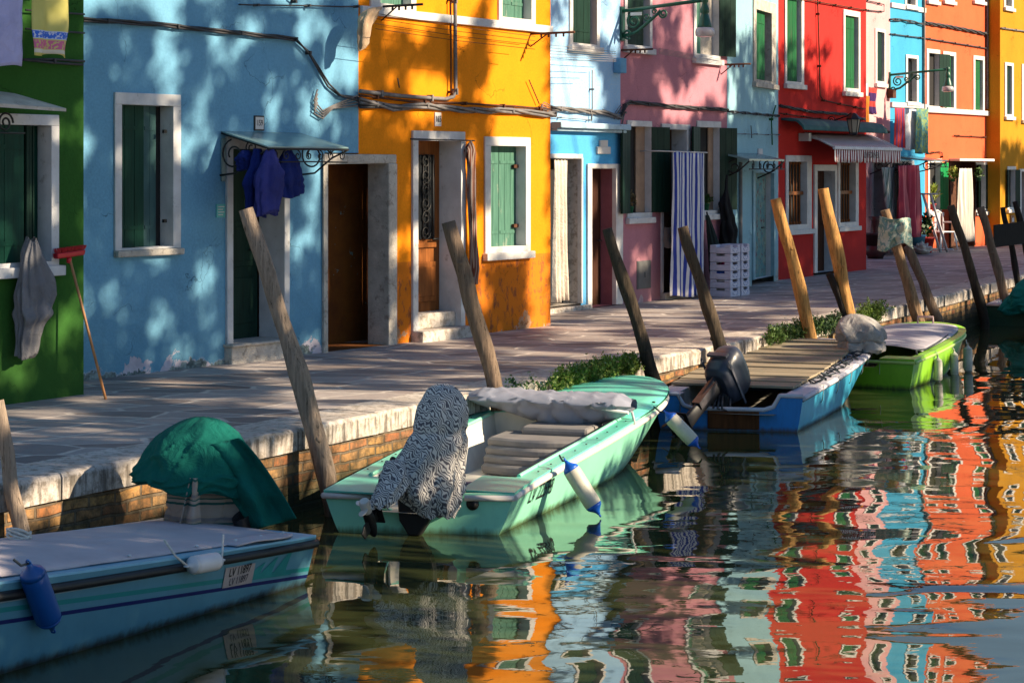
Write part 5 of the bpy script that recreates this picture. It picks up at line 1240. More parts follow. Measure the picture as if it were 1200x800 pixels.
# --- mint boat
mint=gel('mint_gelcoat',(.27,.68,.47),.06,.3,streaks=.15,stain=(.10,.16,.06)); tealdk=gel('teal_deck',(.13,.58,.44),.07,.35,streaks=.12)
cream=simple('cream_liner',(.60,.57,.50),.6,.12,4,.1); 
b=Boat('mint green motorboat with grey rolled canvas and white interior',(-.65,14.25),(.32,.947),5.7,4.3,.70,.585,.285,.55,.93,3.2,1.7,skew=-.24,rp=.85); MB1=b
b.hull(mint,notch=.24,nz=.13)
b.deck(tealdk,cream,.085,.57,.15,notch=.25,floor=.07,camber=.035)
b.rail(simple('white_rail',(.66,.60,.55),.5,.08),.90,.021,.012,split=.32)
m=MB()   # raised inner coaming
Ts=[.09+.48*k/24 for k in range(25)]
for side in(1,-1):
    P=[]
    for t_ in Ts:
        p=b.pt(t_,1,side); P.append(Vector((p.x,side*(abs(p.y)-.14),p.z+.012)))
    m.tube(P,.016,8)
m.build('coaming',mint,b.e)
m=MB(); 
for side in (1,-1):
    for k in range(9):
        t_=.12+.05*k; p=b.pt(t_,1,side); m.lathe([(.008,0),(.008,.006)],8,M=Matrix.Translation((p.x,side*(abs(p.y)-.05),p.z+.016)))
m.lathe([(.012,0),(.016,.02)],8,M=Matrix.Translation(b.pt(.7,1,-1)+Vector((0,.05,.01))))
m.build('fittings',M['iron'],b.e)
M['cush']=simple('grey_cushion',(.22,.205,.20),.75,.12,6,.3)
cu=thing('cushion_stack','stack of grey seat cushions inside the mint green boat','cushions',b.W((2.3,-.06,.08)),b.e.rotation_euler.z)
for k in range(4):
    m=MB()
    def cs(u,v,k=k):
        x=(u-.5); return Vector((.12+.06*k+(u)*.62+.10*math.sin(v*PI),(v-.5)*1.02,.065*k+.005))
    n=14; top=[]; 
    for lvl,(zz,ins) in enumerate(((0,.01),(.03,0),(.06,0),(.078,.02))):
        ring_=[]
        for q in range(n+1):
            v=q/n; ring_.append(Vector((.02+.05*k-.10*math.sin(v*PI)*1.0+ins,(v-.5)*(.84-2*ins),.065*k+zz)))
        for q in range(n+1):
            v=1-q/n; ring_.append(Vector((.66-ins,(v-.5)*(.84-2*ins),.065*k+zz)))
        top.append(ring_)
    K=len(top[0]); m.add([p for r_ in top for p in r_],[(l*K+i,l*K+(i+1)%K,(l+1)*K+(i+1)%K,(l+1)*K+i) for l in range(3) for i in range(K)]+[tuple(range(K)),tuple(range(3*K,4*K))],0,False); m.build('cushion',M['cush'],cu,bevel=.008)
m=MB(); m.box(.42,.95,-.36,.22,.265,.34); m.build('cushion',M['cush'],cu,bevel=.03)
m=MB(); m.poly([(-.15,.30),(.13,.30),(.11,.10),(.04,-.0),(-.04,-.0),(-.12,.12)],-.10,-.02,M=Matrix.Rotation(PI/2,4,'Z')@Matrix.Diagonal((1,-1,1,1))); m.build('motor_bracket',M['black'],b.e,bevel=.015)
m=MB(); z0=b.rim(.1); m.box(.50,.56,-.50,.50,z0-.10,z0-.03); m.build('motor_well_board',simple('violet_grey_board',(.14,.12,.16),.6),b.e,bevel=.01)
b.text('LV 22598',.70,.205,.165,-1,M['iron'],.85,slope=-.0)
m=MB(); p=b.pt(0,.66,-1); m.lathe([(.045,0),(.045,.012),(.03,.014),(.03,.02),(.012,.022)],18,M=Matrix.Translation((b.skew*-.37-.002,-.37,.215))@Matrix.Rotation(-PI/2,4,'Y')); m.build('drain_fitting',M['black'],b.e)
# grey canvas roll across the front of the cockpit
cv=simple('grey_canvas',(.27,.28,.34),.75,.1,5,.3)
e=thing('canvas_roll','folded pale grey canvas top lying across the mint green boat','canvas top',b.W((3.05,0,.485)),b.e.rotation_euler.z)
def rl(u,v):
    y=(u-.5)*1.42; a=2*PI*v; en=min(1,(1-abs(2*u-1))*5+.12)**.8
    cr=.022*max(0,1-abs(mn.noise(Vector((u*6,math.cos(a)*1.3,math.sin(a)*1.3))))*4)**2*(.4+.6*abs(math.cos(a)))+.008*mn.noise(Vector((u*16+a,math.cos(a)*2,math.sin(a)*2)))
    rx=.11*en+.03; sag=.13*math.sin(PI*min(1,u*1.15))**1.2; top=.06*en+.012; bot=(.06+sag)*en+.01; ca,sa=math.cos(a),math.sin(a)
    z=.09+.02*u+(top*abs(sa)**1.3 if sa>0 else -bot*abs(sa)**.8)+cr*en
    return Vector((ca*rx-.06*(u-.5)+(.05*en if sa<0 else -.02)+cr,y+.02*sa,z+.05*max(0,ca)))
m=MB(); m.grid(rl,90,36,closeu=False); m.build('canvas',cv,e)
m=MB(); m.tube([(-.10,-.70,.05),(-.02,0,.12),(.0,.70,.09)],.014,8); m.tube([(.05,.71,.1),(.12,.72,-.12)],.012,8); m.tube([(.0,-.70,.05),(.12,-.70,-.1)],.012,8); m.build('frame_tube',M['trim'],e)
# covered motor on the mint boat
mo,Tm,_=outboard(b.e,(-.05+.0,.17,.37),R(55),(M['black'],M['black']),.75,.5,False,yaw=0,pmat=simple('white_propeller',(.72,.68,.62),.45,.06))
def drape(name,label,cat,rings,mat,folds=7,amp=.08,seed=0,group=None,nz=.22,cinch=(),origin=None,seg=120,rows=90,fabric='fabric',topclose=True):
    """rings: (center Vector, rx, rz_depth, slope) from top to hem in world space"""
    o=origin or rings[-1][0]; e=thing(name,label,cat,o,0,group); m=MB(off=o); n=len(rings)
    def cr(i,f_):
        a=rings[max(i-1,0)];b_=rings[i];c_=rings[min(i+1,n-1)];d_=rings[min(i+2,n-1)]
        def cm(p0,p1,p2,p3): return .5*((2*p1)+(p2-p0)*f_+(2*p0-5*p1+4*p2-p3)*f_*f_+(3*p1-p0-3*p2+p3)*f_**3)
        return [Vector([cm(a[0][k],b_[0][k],c_[0][k],d_[0][k]) for k in range(3)])]+[cm(a[j],b_[j],c_[j],d_[j]) for j in (1,2,3)]
    def fn(u,v):
        k=v*(n-1); i=min(int(k),n-2); c_,rx,ry,sl=cr(i,k-i); a=2*PI*u; g=min(1,.15+v*1.3)
        q=mn.noise(Vector((math.cos(a)*1.6+seed,math.sin(a)*1.6,v*3.0))); q2=mn.noise(Vector((math.cos(a)*4+seed,math.sin(a)*4,v*7)))
        rd=1-abs(mn.noise(Vector((math.cos(a)*2.6+v*2+seed,math.sin(a)*2.6,v*4.5+seed))))*3.2; rd=max(0,rd)
        f_=1+g*amp*math.sin(a*folds+2.5*math.sin(v*4+seed)+seed)+g*nz*q+g*.07*q2+g*.09*rd*rd+g*.03*math.sin(a*17+v*9)*max(0,v-.2)
        for (cv_,dp) in cinch: f_*=1-dp*math.exp(-((v-cv_)/.025)**2)
        x=math.cos(a)*max(rx,.002)*f_; y=math.sin(a)*max(ry,.002)*f_
        return c_+Vector((x,y,sl*math.cos(a)+g*.015*math.sin(a*5+seed)))
    m.grid(fn,seg,rows,closeu=True)
    if topclose: m.add([fn(k/seg,0) for k in range(seg)],[tuple(range(seg))],0,True)
    m.build(fabric,mat,e,solid=.004); return e
def rp(xl,xr,y,Y,dr=.8,sl=0.0,dy=0.0):
    c=at((xl+xr)/2,y,Y+dy); r=(xr-xl)/2*Y/F; return (c,r,max(r*dr,.02),sl)
t=NT('zebra_fabric')
wt=t.node('ShaderNodeTexWave',wave_type='BANDS',bands_direction='DIAGONAL'); t.l.new(t.mapv((1,1,.8)),wt.inputs['Vector']); wt.inputs['Scale'].default_value=24; wt.inputs['Distortion'].default_value=12; wt.inputs['Detail'].default_value=.6; wt.inputs['Detail Scale'].default_value=1.1
c=t.mix(t.ramp(wt.outputs['Fac'],.42,.52),(.11,.105,.12),(.62,.59,.55)); t.bump(t.noise(5,3,.5,.8),.5,.02); M['zebra']=t.fin(c,.85,.15)
Yz=13.80
drape('motor_cover','black and white zebra patterned cover over the mint boat motor','cover',[rp(512,524,450,Yz),rp(500,537,457,Yz),rp(489,546,476,Yz),rp(484,546,500,Yz),rp(475,545,522,Yz,.75),rp(464,542,542,Yz,.7),rp(460,540,562,Yz,.62,.0),rp(466,539,580,Yz,.6),rp(482,538,594,Yz,.5),rp(498,532,605,Yz,.4)],M['zebra'],7,.10,3,nz=.20,cinch=((.36,.09),))
drape('sleeve','zebra patterned cloth sleeve wrapped over the raised motor leg','cover',[rp(452,474,540,Yz-.1,.7),rp(446,480,556,Yz-.12,.7),rp(441,474,572,Yz-.16,.7),rp(437,462,586,Yz-.2,.7),rp(436,454,594,Yz-.22,.7)],M['zebra'],5,.1,6,nz=.2)
# --- blue flat boat with wooden platform
blu=gel('blue_hull',(.015,.20,.55),.1,.4,stain=(.05,.035,.03),streaks=.5); blu2=gel('light_blue_hull',(.05,.40,.62),.1,.35,stain=(.06,.045,.04),streaks=.7)
whi=simple('chalky_white',(.52,.51,.57),.7,.12,6,.3,dirt=(.34,.31,.28),dthr=.64)
b=Boat('blue work boat with a flat wooden platform and black outboard',(2.10,19.88),(.33,.944),5.0,3.2,.75,.69,.34,.50,.95,5.0,1.6,skew=-.14); MB2=b
b.hull(blu2,blu,notch=.44,nz=.14)
b.deck(whi,simple('grey_liner',(.22,.21,.18),.8,.2),.035,.93,.20,notch=.46,floor=.05,camber=.02,nzfl=.17)
b.rail(whi,.955,.022,.008,transom=False); b.rail(simple('hull_dark_edge',(.05,.05,.06),.7),.88,.008,.004,name='rub_strip',transom=False)
m=MB(); zt=b.rim(0); w_=.44; P=[Vector((b.skew*y-.005,y,z)) for y,z in ((b.Br*.95,zt+.01),(w_*1.12,zt+.01),(w_*.98,zt-.10),(w_*.78,zt-.13),(-w_*.78,zt-.13),(-w_*.98,zt-.10),(-w_*1.12,zt+.01),(-b.Br*.95,zt+.01))]; m.tube(P,.022,8); m.build('transom_rail',whi,b.e)
m=MB(); m.box(-.03,-.003,-.30,.20,.02,zt-.15,M=Matrix.Rotation(math.atan(b.skew)*-1,4,'Z')); m.build('motor_pad',planks('brown_pad',(.10,.035,.012),.4),b.e,bevel=.008)
t=NT('worn_platform'); v=t.mapv((1,1,1)); x,y,z=t.sep(); g=t.noise(3,5,.65,vec=t.mapv((6,.7,6)))
c=t.mix(t.ramp(g,.3,.7),(.24,.195,.135),(.36,.30,.21)); c=t.mix(t.ramp(t.noise(9,5,.7),.6,.68,0,.5),c,(.07,.05,.035)); t.bump(g,.5,.006); M['plat']=t.fin(c,.85,.2)
pl=MB(); n=11; X0,X1=.50,4.62
for k in range(n):
    xa=X0+(X1-X0)*k/n; xb=X0+(X1-X0)*(k+1)/n-.005; ta=min(xa/4.6,1)
    ya=(b.pt(min(xa/4.7,.93),1,1).y)*.98; yb=(b.pt(min(xb/4.7,.93),1,1).y)*.98
    z=b.rim(xa/4.7)+.05+.004*(k%3); xr=.17
    pts=[(xa,ya),(xb,yb),(xb,-yb+xr),(xa,-ya+xr)]; pl.add([(p[0],p[1],z) for p in pts]+[(p[0],p[1],z-.025) for p in pts],[(0,1,2,3),(4,5,6,7),(0,1,5,4),(1,2,6,5),(2,3,7,6),(3,0,4,7)])
pl.build('platform_board',M['plat'],b.e,bevel=.003)
mo,Tm,cw_=outboard(b.e,(.0,.14,.30),R(56),(simple('dark_blue_grey_cowl',(.035,.04,.06),.35,.15,6,.05,spec=.5),simple('grey_black_leg',(.014,.014,.017),.5,.3)),1.04,.2,True,yaw=R(-22))
o=text_mesh('power_number','25',.075,simple('pale_yellow_print',(.6,.6,.35),.5),cw_,Tm@Matrix.Translation((-.245,.0,.36))@Matrix.Rotation(-PI/2,4,'Z')@Matrix.Rotation(PI/2,4,'X')) if False else text_mesh('power_number','25',.10,simple('pale_yellow_print',(.6,.6,.35),.5),cw_,Tm@Matrix.Translation((-.03,.0,.503))@Matrix.Rotation(-PI/2,4,'Z'))
rr=random.Random(5)
e=thing('mooring_rope','tangled dark rope lying on the right gunwale of the blue boat','rope',b.W((2.4,-.62,.45)),b.e.rotation_euler.z); m=MB(off=(2.4,-.62,.45)); P=[]
for k in range(70):
    x=1.0+3.1*k/70; p=b.pt(min(x/4.7,.95),1,-1); P.append(Vector((x+.05*math.sin(k*1.9),p.y*.93+.07*math.sin(k*1.3)+.04,p.z+.03+.02*math.sin(k*2.1))))
m.tube(P,.008,6); m.build('rope',M['rope_dk'],e)
m=MB(off=(2.4,-.62,.45)); 
for q in range(5):
    x=.9+.75*q; p=b.pt(x/4.7,1,-1); m.tube([Vector((x,p.y+.1,p.z+.03)),Vector((x+.05,p.y-.03,p.z+.02)),Vector((x+.12,p.y-.0,p.z-.14)),Vector((x+.15,p.y+.02,p.z-.17))],.005,5)
m.build('rope_tail',M['rope'],e)
# --- green boat
lime=gel('lime_hull',(.22,.50,.02),.08,.35,stain=(.05,.07,.015),streaks=.3)
b=Boat('lime green motorboat with a pale covered deck behind the blue boat',(4.07,23.85),(.407,.914),3.75,2.6,.66,.60,.34,.50,.95,4.0,1.6,skew=.05); MB3=b
b.hull(lime,notch=.2,nz=.1); b.deck(lime,cream,.08,.85,.10,notch=.22,floor=.06)
b.rail(gel('pale_lime_rail',(.35,.50,.12),.1,.4),.90,.018,.008)
def cvr(u,v):
    x=.75+2.6*u; t_=x/3.75; p=b.pt(min(t_,.97),1,1); y=(v*2-1)*max(p.y-.10,0.02); return Vector((x,y,b.rim(t_)+.02+.06*(1-(2*v-1)**2)*min(1,(1-u)*4+.3)+.008*mn.noise(Vector((x*3,y*3,0)))))
m=MB(); m.grid(cvr,20,16); m.build('deck_cover',simple('lavender_tarp',(.40,.38,.42),.8,.12,3,.2),b.e,solid=.008)
m=MB(); p=b.pt(.97,1,1); m.tube([(3.35,-.10,b.rim(.9)+.03),(3.35,-.10,b.rim(.9)+.12),(3.35,.10,b.rim(.9)+.12),(3.35,.10,b.rim(.9)+.03)],.016,8); m.build('bow_cleat',simple('pink_metal',(.5,.35,.33),.5),b.e)
m=MB(); m.tube([(.45,-.55,b.rim(0)+.02),(.6,-.5,b.rim(0)+.06),(.9,-.55,b.rim(.2)+.03),(1.6,-.56,b.rim(.4)+.04),(2.4,-.5,b.rim(.6)+.03)],.012,6); m.build('rope',M['rope_dk'],b.e)
mo,Tm,_=outboard(b.e,(-.03,.22,.28),R(12),(M['black'],M['black']),.9,cowl=False)
Yg=23.3
gcov=cloth('grey_motor_cover',(.36,.34,.33),.25)
drape('motor_cover','pale grey cover tied over a motor between the blue and lime boats','cover',[rp(996,1006,368,Yg),rp(988,1018,372,Yg),rp(981,1028,379,Yg),rp(980,1033,388,Yg),rp(983,1034,397,Yg),rp(986,1035,405,Yg),rp(990,1032,413,Yg)],gcov,5,.13,2,nz=.34,cinch=((.72,.12),))
# --- near boat
stl=gel('steel_blue_hull',(.085,.235,.31),.08,.4,streaks=.18,stain=(.035,.03,.025),stripes=((.042,.085,.022,(.006,.012,.10)),(.085,.092,.026,(.015,.20,.20))))
lb=gel('sky_blue_gunwale',(.19,.43,.58),.07,.35,streaks=.15); tarp=simple('mauve_grey_tarp',(.46,.41,.43),.85,.1,4,.25)
b=Boat('steel blue motorboat in the left foreground with a mauve deck cover',(-1.71,12.77),(-.508,-.861),5.6,4.9,.62,.53,.30,.72,.97,3.0,1.6,rp=1.15); MB4=b
b.hull(stl); b.deck(lb,cream,.10,.80,.13,notch=.22,floor=.06)
b.rail(M['black'],.86,.026,.010); b.rail(simple('hull_white_edge',(.30,.36,.40),.5),.80,.006,.006,name='trim_strip')
def ncv(u,v):
    x=.16+4.99*u; t_=x/5.6; p=b.pt(min(t_,.985),1,1); y=(v*2-1)*max(p.y-.085,.01); return Vector((x,y,b.rim(t_)+.018+(.012+.05*min(1,u*2.2))*(1-(2*v-1)**2)**.6+.007*mn.noise(Vector((x*4,y*4,0)))))
m=MB(); m.grid(ncv,40,24); m.build('deck_cover',tarp,b.e,solid=.008)
def flap(u,v):
    x=.14+.62*u; w_=.05+.14*math.sin(min(1,u*1.3+.12)*PI*.75); p=b.pt(x/5.6,1,1); return Vector((x,p.y-.16+w_*v+.0,p.z+.022+.012*math.sin(u*PI)-.0*v))
m=MB(); m.grid(flap,16,6); m.build('rubber_pad',tarp,b.e,solid=.01)
m=MB(); 
for x in (.2,.42,.66,1.02,1.6): p=b.pt(x/5.6,1,1); m.lathe([(.010,0),(.012,.01),(.004,.014)],8,M=Matrix.Translation((x,p.y-.10,p.z+.03)))
m.build('fittings',M['trim'],b.e)
def xpx(b,px,z,side):
    best=min((abs(CX+F*(lambda w_:w_.x/w_.y)(b.W(b.onhull(k*.01,z,side)))-px),k*.01) for k in range(1,200)); return best[1]
XP0,XP1=xpx(b,298,.2,1),xpx(b,262,.2,1); XW=xpx(b,318,.12,1)
# waves painted on the quarter
wv_=MB(); mt=simple('teal_paint',(.015,.20,.20),.4)
base=lambda x: .088+.092*x
for k,(x0,hh) in enumerate(((XW+.16,.09),(XW+.04,.115),(XW-.10,.15))):
    for q in range(6):
        f0,f1=q/6,(q+1)/6; wdt=lambda f_: .10*(1-f_)**.8+.006
        cx=lambda f_: x0-.07*f_**1.5
        wv_.add([b.onhull(cx(f0)-wdt(f0)*.35,base(cx(f0))+hh*f0,1),b.onhull(cx(f0)+wdt(f0),base(cx(f0))+hh*f0,1),b.onhull(cx(f1)+wdt(f1),base(cx(f1))+hh*f1,1),b.onhull(cx(f1)-wdt(f1)*.35,base(cx(f1))+hh*f1,1)],[(0,1,2,3)])
wv_.grid(lambda u,v: b.onhull(XW-.2+.5*u,base(XW-.2+.5*u)-.01+.05*v*(.3+.7*u),1),12,2); wv_.build('painted_waves',mt,b.e)
b.decal(XP0,XP1,.115,.235,1,simple('grimy_plate',(.30,.26,.25),.7,.15),'registration_plate',.006,slope=.06)
b.text('LV 11897',(XP0+XP1)/2,.205+.03*(XP1-XP0),.07,1,M['iron'],.75,.009); b.text('LV 11897',(XP0+XP1)/2,.148+.03*(XP1-XP0),.06,1,simple('faded_print',(.08,.07,.08),.8),.75,.009)
# green cover + striped cloth
Yn=12.95
tg=cloth('bottle_green_canvas',(.004,.105,.085),.15)
drape('motor_cover','deep green cloth draped over the raised motor of the near blue boat','cover',[rp(229,243,489,Yn),rp(212,260,494,Yn),rp(188,278,508,Yn),rp(176,288,524,Yn,.8),rp(168,294,543,Yn,.8,-.01),rp(164,294,556,Yn,.8,-.02),rp(163,292,566,Yn,.8,-.03),rp(166,292,571,Yn,.8,-.04)],tg,6,.05,1,nz=.10)
def tail(u,v):
    px=250+ (322-250)*v**.8+ (u-.5)*(60*(1-v*.15)); py=520+94*v+ (u-.5)*(-14); 
    return at(px,py,Yn-.18+.05*math.sin(u*9+v*2)+.04*mn.noise(Vector((u*4,v*4,1))))
e=thing('cover_cloth','long green cloth tail hanging from the motor cover down to the near boat stern','cover',tail(.5,1)); m=MB(off=tail(.5,1)); m.grid(tail,30,30); m.build('fabric',tg,e,solid=.005)
M['serape']=striped('cream_green_stripe',[(.40,(.36,.29,.24)),(.5,(.03,.10,.09)),(.62,(.36,.30,.25)),(.68,(.04,.12,.10)),(.78,(.30,.25,.2)),(.9,(.22,.19,.18)),(1,(.36,.28,.22))],.15,2,wob=.03)
drape('striped_cloth','cream and green striped blanket wrapped under the green cover','blanket',[rp(205,262,548,Yn+.02,.5),rp(200,272,570,Yn+.02,.5),rp(198,280,590,Yn+.02,.5),rp(196,284,610,Yn,.5),rp(194,290,628,Yn,.5)],M['serape'],7,.08,4,nz=.12)
m2=thing('sash','striped cream and green sash hanging at the front of the green cover','sash',at(228,575,Yn-.3)); m=MB(off=at(228,575,Yn-.3))
def ks(u,v):
    px=228-6*v+(u-.5)*(10+18*v); py=560+66*v; return at(px,py,Yn-.30+.04*math.sin(u*8)+.02*mn.noise(Vector((u*3,v*5,7))))
m.grid(ks,16,24); m.build('fabric',M['serape'],m2,solid=.006); 
m=MB(); m.box(-.02,.0,-.16,.10,.0,.36)
mo,Tm,_=outboard(b.e,(-.02,.0,.24),R(20),(M['black'],simple('motor_dark_metal',(.03,.028,.03),.5)),1.0,cowl=False)
# --- far dark green boat
b=Boat('dark green boat with teal cover at the far right',(8.35,33.1),(.42,.907),4.4,3.4,.72,.66,.34,.5,.95,4,1.6); MB5=b
b.hull(gel('dark_green_hull',(.008,.06,.035),.2,.4,streaks=.3)); b.deck(simple('pink_white_deck',(.45,.40,.42),.7,.12),cream,.08,.6,.09,floor=.08); b.rail(simple('pale_rail',(.45,.42,.42),.5),.96,.016,.004)
def fcv(u,v):
    x=.9+2.8*u; p=b.pt(x/4.4,1,1); y=(v*2-1)*p.y*.85; return Vector((x,y,b.rim(x/4.4)+.03+.03*math.sin(v*PI)))
m=MB(); m.grid(fcv,10,8); m.build('deck_cover',simple('lavender_tarp2',(.42,.38,.44),.8,.1),b.e,solid=.01)
Yf=32.9; drape('motor_cover','teal cover heaped over the motor of the far right boat','cover',[rp(1212,1222,320,Yf),rp(1196,1236,330,Yf),rp(1186,1246,342,Yf),rp(1180,1250,352,Yf,.6),rp(1179,1252,362,Yf,.5),rp(1184,1250,368,Yf,.5)],cloth('teal_canvas',(.008,.16,.14),.15),5,.08,7,nz=.18)
outboard(b.e,(-.02,-.1,.26),R(15),(M['black'],simple('purple_grey_leg',(.12,.09,.1),.6)),1.0)
# ================================================================ fenders
def fender(label,p0,p1,r,body,cap,ropeto=None,group=None,ropes=None,rmat='rope_dk'):
    p0,p1=Vector(p0),Vector(p1); d=(p1-p0); L=d.length; q=d.to_track_quat('Z','Y').to_matrix().to_4x4(); T=Matrix.Translation(p0)@q
    e=thing('boat_fender',label,'fender',(p0+p1)/2,0,group); o=(p0+p1)/2
    m=MB(off=o); m.lathe([(r*.45,L*.08),(r*.8,L*.12),(r*.97,L*.18),(r,L*.26),(r,L*.76),(r*.97,L*.82),(r*.8,L*.88),(r*.45,L*.92)],24,M=T); m.build('float_body',body,e)
    for a,s_ in ((0,1),(L,-1)):
        m=MB(off=o); m.lathe([(r*.18,a),(r*.24,a+s_*L*.03),(r*.45,a+s_*L*.07),(r*.83,a+s_*L*.119),(r*.985,a+s_*L*.172)],20,M=T@Matrix.Diagonal((1.012,1.012,1,1))); m.tube([T@Vector((.012*math.cos(k),.012*math.sin(k)*0,a-s_*.01+.012*math.sin(k))) for k in (0,1,2,3,4,5,6)],.006,6); m.build('end_cap',cap,e)
    if ropeto: 
        for rt in ropeto:
            m=MB(off=o); a=Vector(rt[0]); b_=Vector(rt[1]); mid=(a+b_)/2+Vector((0,0,-.02)); m.tube([a,mid,b_],.007,6); m.build('rope',M[rmat],e)
    return e
fb_=simple('stained_white_vinyl',(.52,.49,.40),.5,.15,7,.1,dirt=(.30,.24,.12),dthr=.62); fc_=simple('blue_vinyl',(.01,.10,.50),.4,.1)
b=MB1
def hullside(b,px,py,side,out):  # place beside hull: search x so that it projects to px
    best=None
    for k in range(200):
        x=k/200*b.L1*.98; z=.5
        lo,hi=-.05,.75
        for _ in range(18):
            z=(lo+hi)/2; p=b.onhull(x,min(z,b.rim(x/b.L1)),side,out); p.z=z; w_=b.W(p); yy=HY+(H-w_.z)*F/w_.y
            if yy<py: hi=z
            else: lo=z
        xx=CX+F*w_.x/w_.y
        if best is None or abs(xx-px)<best[0]: best=(abs(xx-px),w_.copy())
    return best[1]
def fend2(label,b,side,a,c,r,body,cap,tie,group,rmat='rope_dk',o0=None,o1=None):
    P0=hullside(b,a[0],a[1],side,r*1.05); P1=hullside(b,c[0],c[1],side,r*1.05); tp=hullside(b,tie[0],tie[1],side,.02)
    return fender(label,P0,P1,r,body,cap,[(tp,P0)],group,rmat=rmat)
g='fenders hung on the mint green boat'
for lb_,a_,c_,tie,r_ in (('white fender with blue ends hanging near the number on the mint boat',(663,540),(702,602),(655,533),.064),('white fender with blue ends hanging at the bow of the mint boat',(780,483),(818,523),(766,476),.062)):
    tp=hullside(b,tie[0],tie[1],-1,.03); Yf_=tp.y-.10
    P0=at(a_[0],a_[1],Yf_); P1=at(c_[0],c_[1],Yf_-.04); fender(lb_,P0,P1,r_,fb_,fc_,[(tp,P0)],g)
b=MB4
fb2=simple('dark_blue_vinyl',(.005,.065,.25),.4,.12,5,.05)
fend2('dark blue fender hanging by the left edge on the near boat',b,1,(35,660),(62,737),.068,fb2,fb2,(14,655),None,'rope_dk')
P0=hullside(b,221,663,1,.06); P1=hullside(b,261,656,1,.06); fender('small white fender hung sideways on the near boat by two strings',P0,P1,.052,simple('white_vinyl',(.6,.58,.58),.45,.06),simple('white_vinyl_end',(.55,.54,.54),.45),[(hullside(b,192,632,1,.0),P0),(hullside(b,262,626,1,.0),P1)],None,rmat='rope')
b=MB3; g='white fenders on the lime green boat'; fw=simple('worn_white_vinyl',(.50,.48,.42),.5,.15,7,.1)
for (x,y0,y1,lb_) in ((1099,418,449,'worn white fender nearest the stern of the lime green boat'),(1118,411,443,'worn white fender, middle one on the lime green boat'),(1134,404,438,'worn white fender at the bow of the lime green boat')):
    Yy=hullside(b,x,(y0+y1)/2,-1,.06).y; 
    fender(lb_,at(x,y0,Yy),at(x+.5,y1,Yy),.052 if x<1130 else .058,fw,fw,[(at(x-2,y0-6,Yy+.05),at(x,y0,Yy))],g,rmat='rope')
# mooring line coil near the left pole
e=thing('rope_coil','grey rope looped round the cut off left pole','rope',at(22,622,11.5)); m=MB(off=at(22,622,11.5)); m.tube([at(22+14*math.cos(k*.5),623+5*math.sin(k*.57)+k*.08,11.5+.08*math.sin(k*.5)) for k in range(52)],.007,6); m.build('rope',M['rope'],e)
LMW=leafmat('leaf_yellow_green',(.07,.13,.015),(.17,.24,.03))  # the weeds' own yellow-green
# ================================================================ weeds on the coping
def weeds(label,px0,px1,n,hgt,mats,seed,off=0.02):
    rr=random.Random(seed); c,_=q_at_px((px0+px1)/2,off); e=thing('weed_clump',label,'weeds',c,0,'weeds growing from the quay edge'); m=MB(off=c); ms=MB(off=c)
    for k in range(n):
        px=rr.uniform(px0,px1); p,_=q_at_px(px,off+rr.uniform(-.03,.09)); u=(px-px0)/(px1-px0); env=(.35+.65*abs(mn.noise(Vector((u*5,seed,0))))*1.6)*min(1,6*u,6*(1-u))
        hh=hgt*env*rr.uniform(.3,1.1); p.z=rr.uniform(-.16,-.02); tp=p+Vector((rr.gauss(0,.05),rr.gauss(0,.05),hh+.10)); ms.tube([p,p.lerp(tp,.6)+Vector((rr.gauss(0,.02),0,0)),tp],[.0025,.002,.001],3,cap=False)
        for q in range(7):
            f_=rr.uniform(.15,1); cc=p.lerp(tp,f_); foliage(m,cc,(.022,.022,.02),3,.034,rr,.6,rr.random()<.4)
        if rr.random()<.06: foliage(m,tp+Vector((0,0,.03)),(.02,.02,.006),10,.014,rr,.2)
    m.build('leaves',mats,e,fix=False); ms.build('stems',LM1,e,fix=False)
weeds('bushy yellow green weeds behind the mint boat bow',648,748,380,.10,LMW,11)
weeds('low green weeds around the first golden pole',898,958,220,.09,LM1,12); weeds('dark tuft of weeds between the two golden poles',955,984,110,.09,LM2,13); weeds('bright weeds beside the grey motor cover',1006,1036,170,.13,LMW,14)
weeds('few small weeds under the coping by the mint boat',590,640,14,.03,LM1,15)
# ================================================================ trees across the canal (crowns shaped to throw the dappled shade)
FACS=[h_.f for h_ in HOUSES.values()]
def hit(C):
    """follow the sunlight through C to what it lands on; return photo pixel"""
    best=None
    for f_ in FACS:
        # C - S*t on plane n.(P-A)=0
        dn=-S.dot(f_.n)
        if abs(dn)<1e-6: continue
        t_=(f_.A-C).dot(f_.n)/dn
        if t_<=0: continue
        P=C-S*t_; s_=(P-f_.A).dot(f_.u)
        if 0<=s_<=f_.L and P.z<f_.A.z+8 and P.z>0 and (best is None or t_<best[0]): best=(t_,P)
    t_=C.z/S.z; P=C-S*t_
    if P.x<qx(P.y) and (best is None or t_<best[0]): best=(t_,P)
    t2=(C.z-WZ-.25)/S.z; P2=C-S*t2
    if P2.x>=qx(P2.y) and (best is None or t2<best[0]): best=(t2,P2)
    if best is None: return None
    P=best[1]
    if P.y<3: return None
    return CX+F*P.x/P.y, HY+(H-P.z)*F/P.y
def nz(x,y,s,k=0): return mn.noise(Vector((x/s,y/s,k*7.3)))
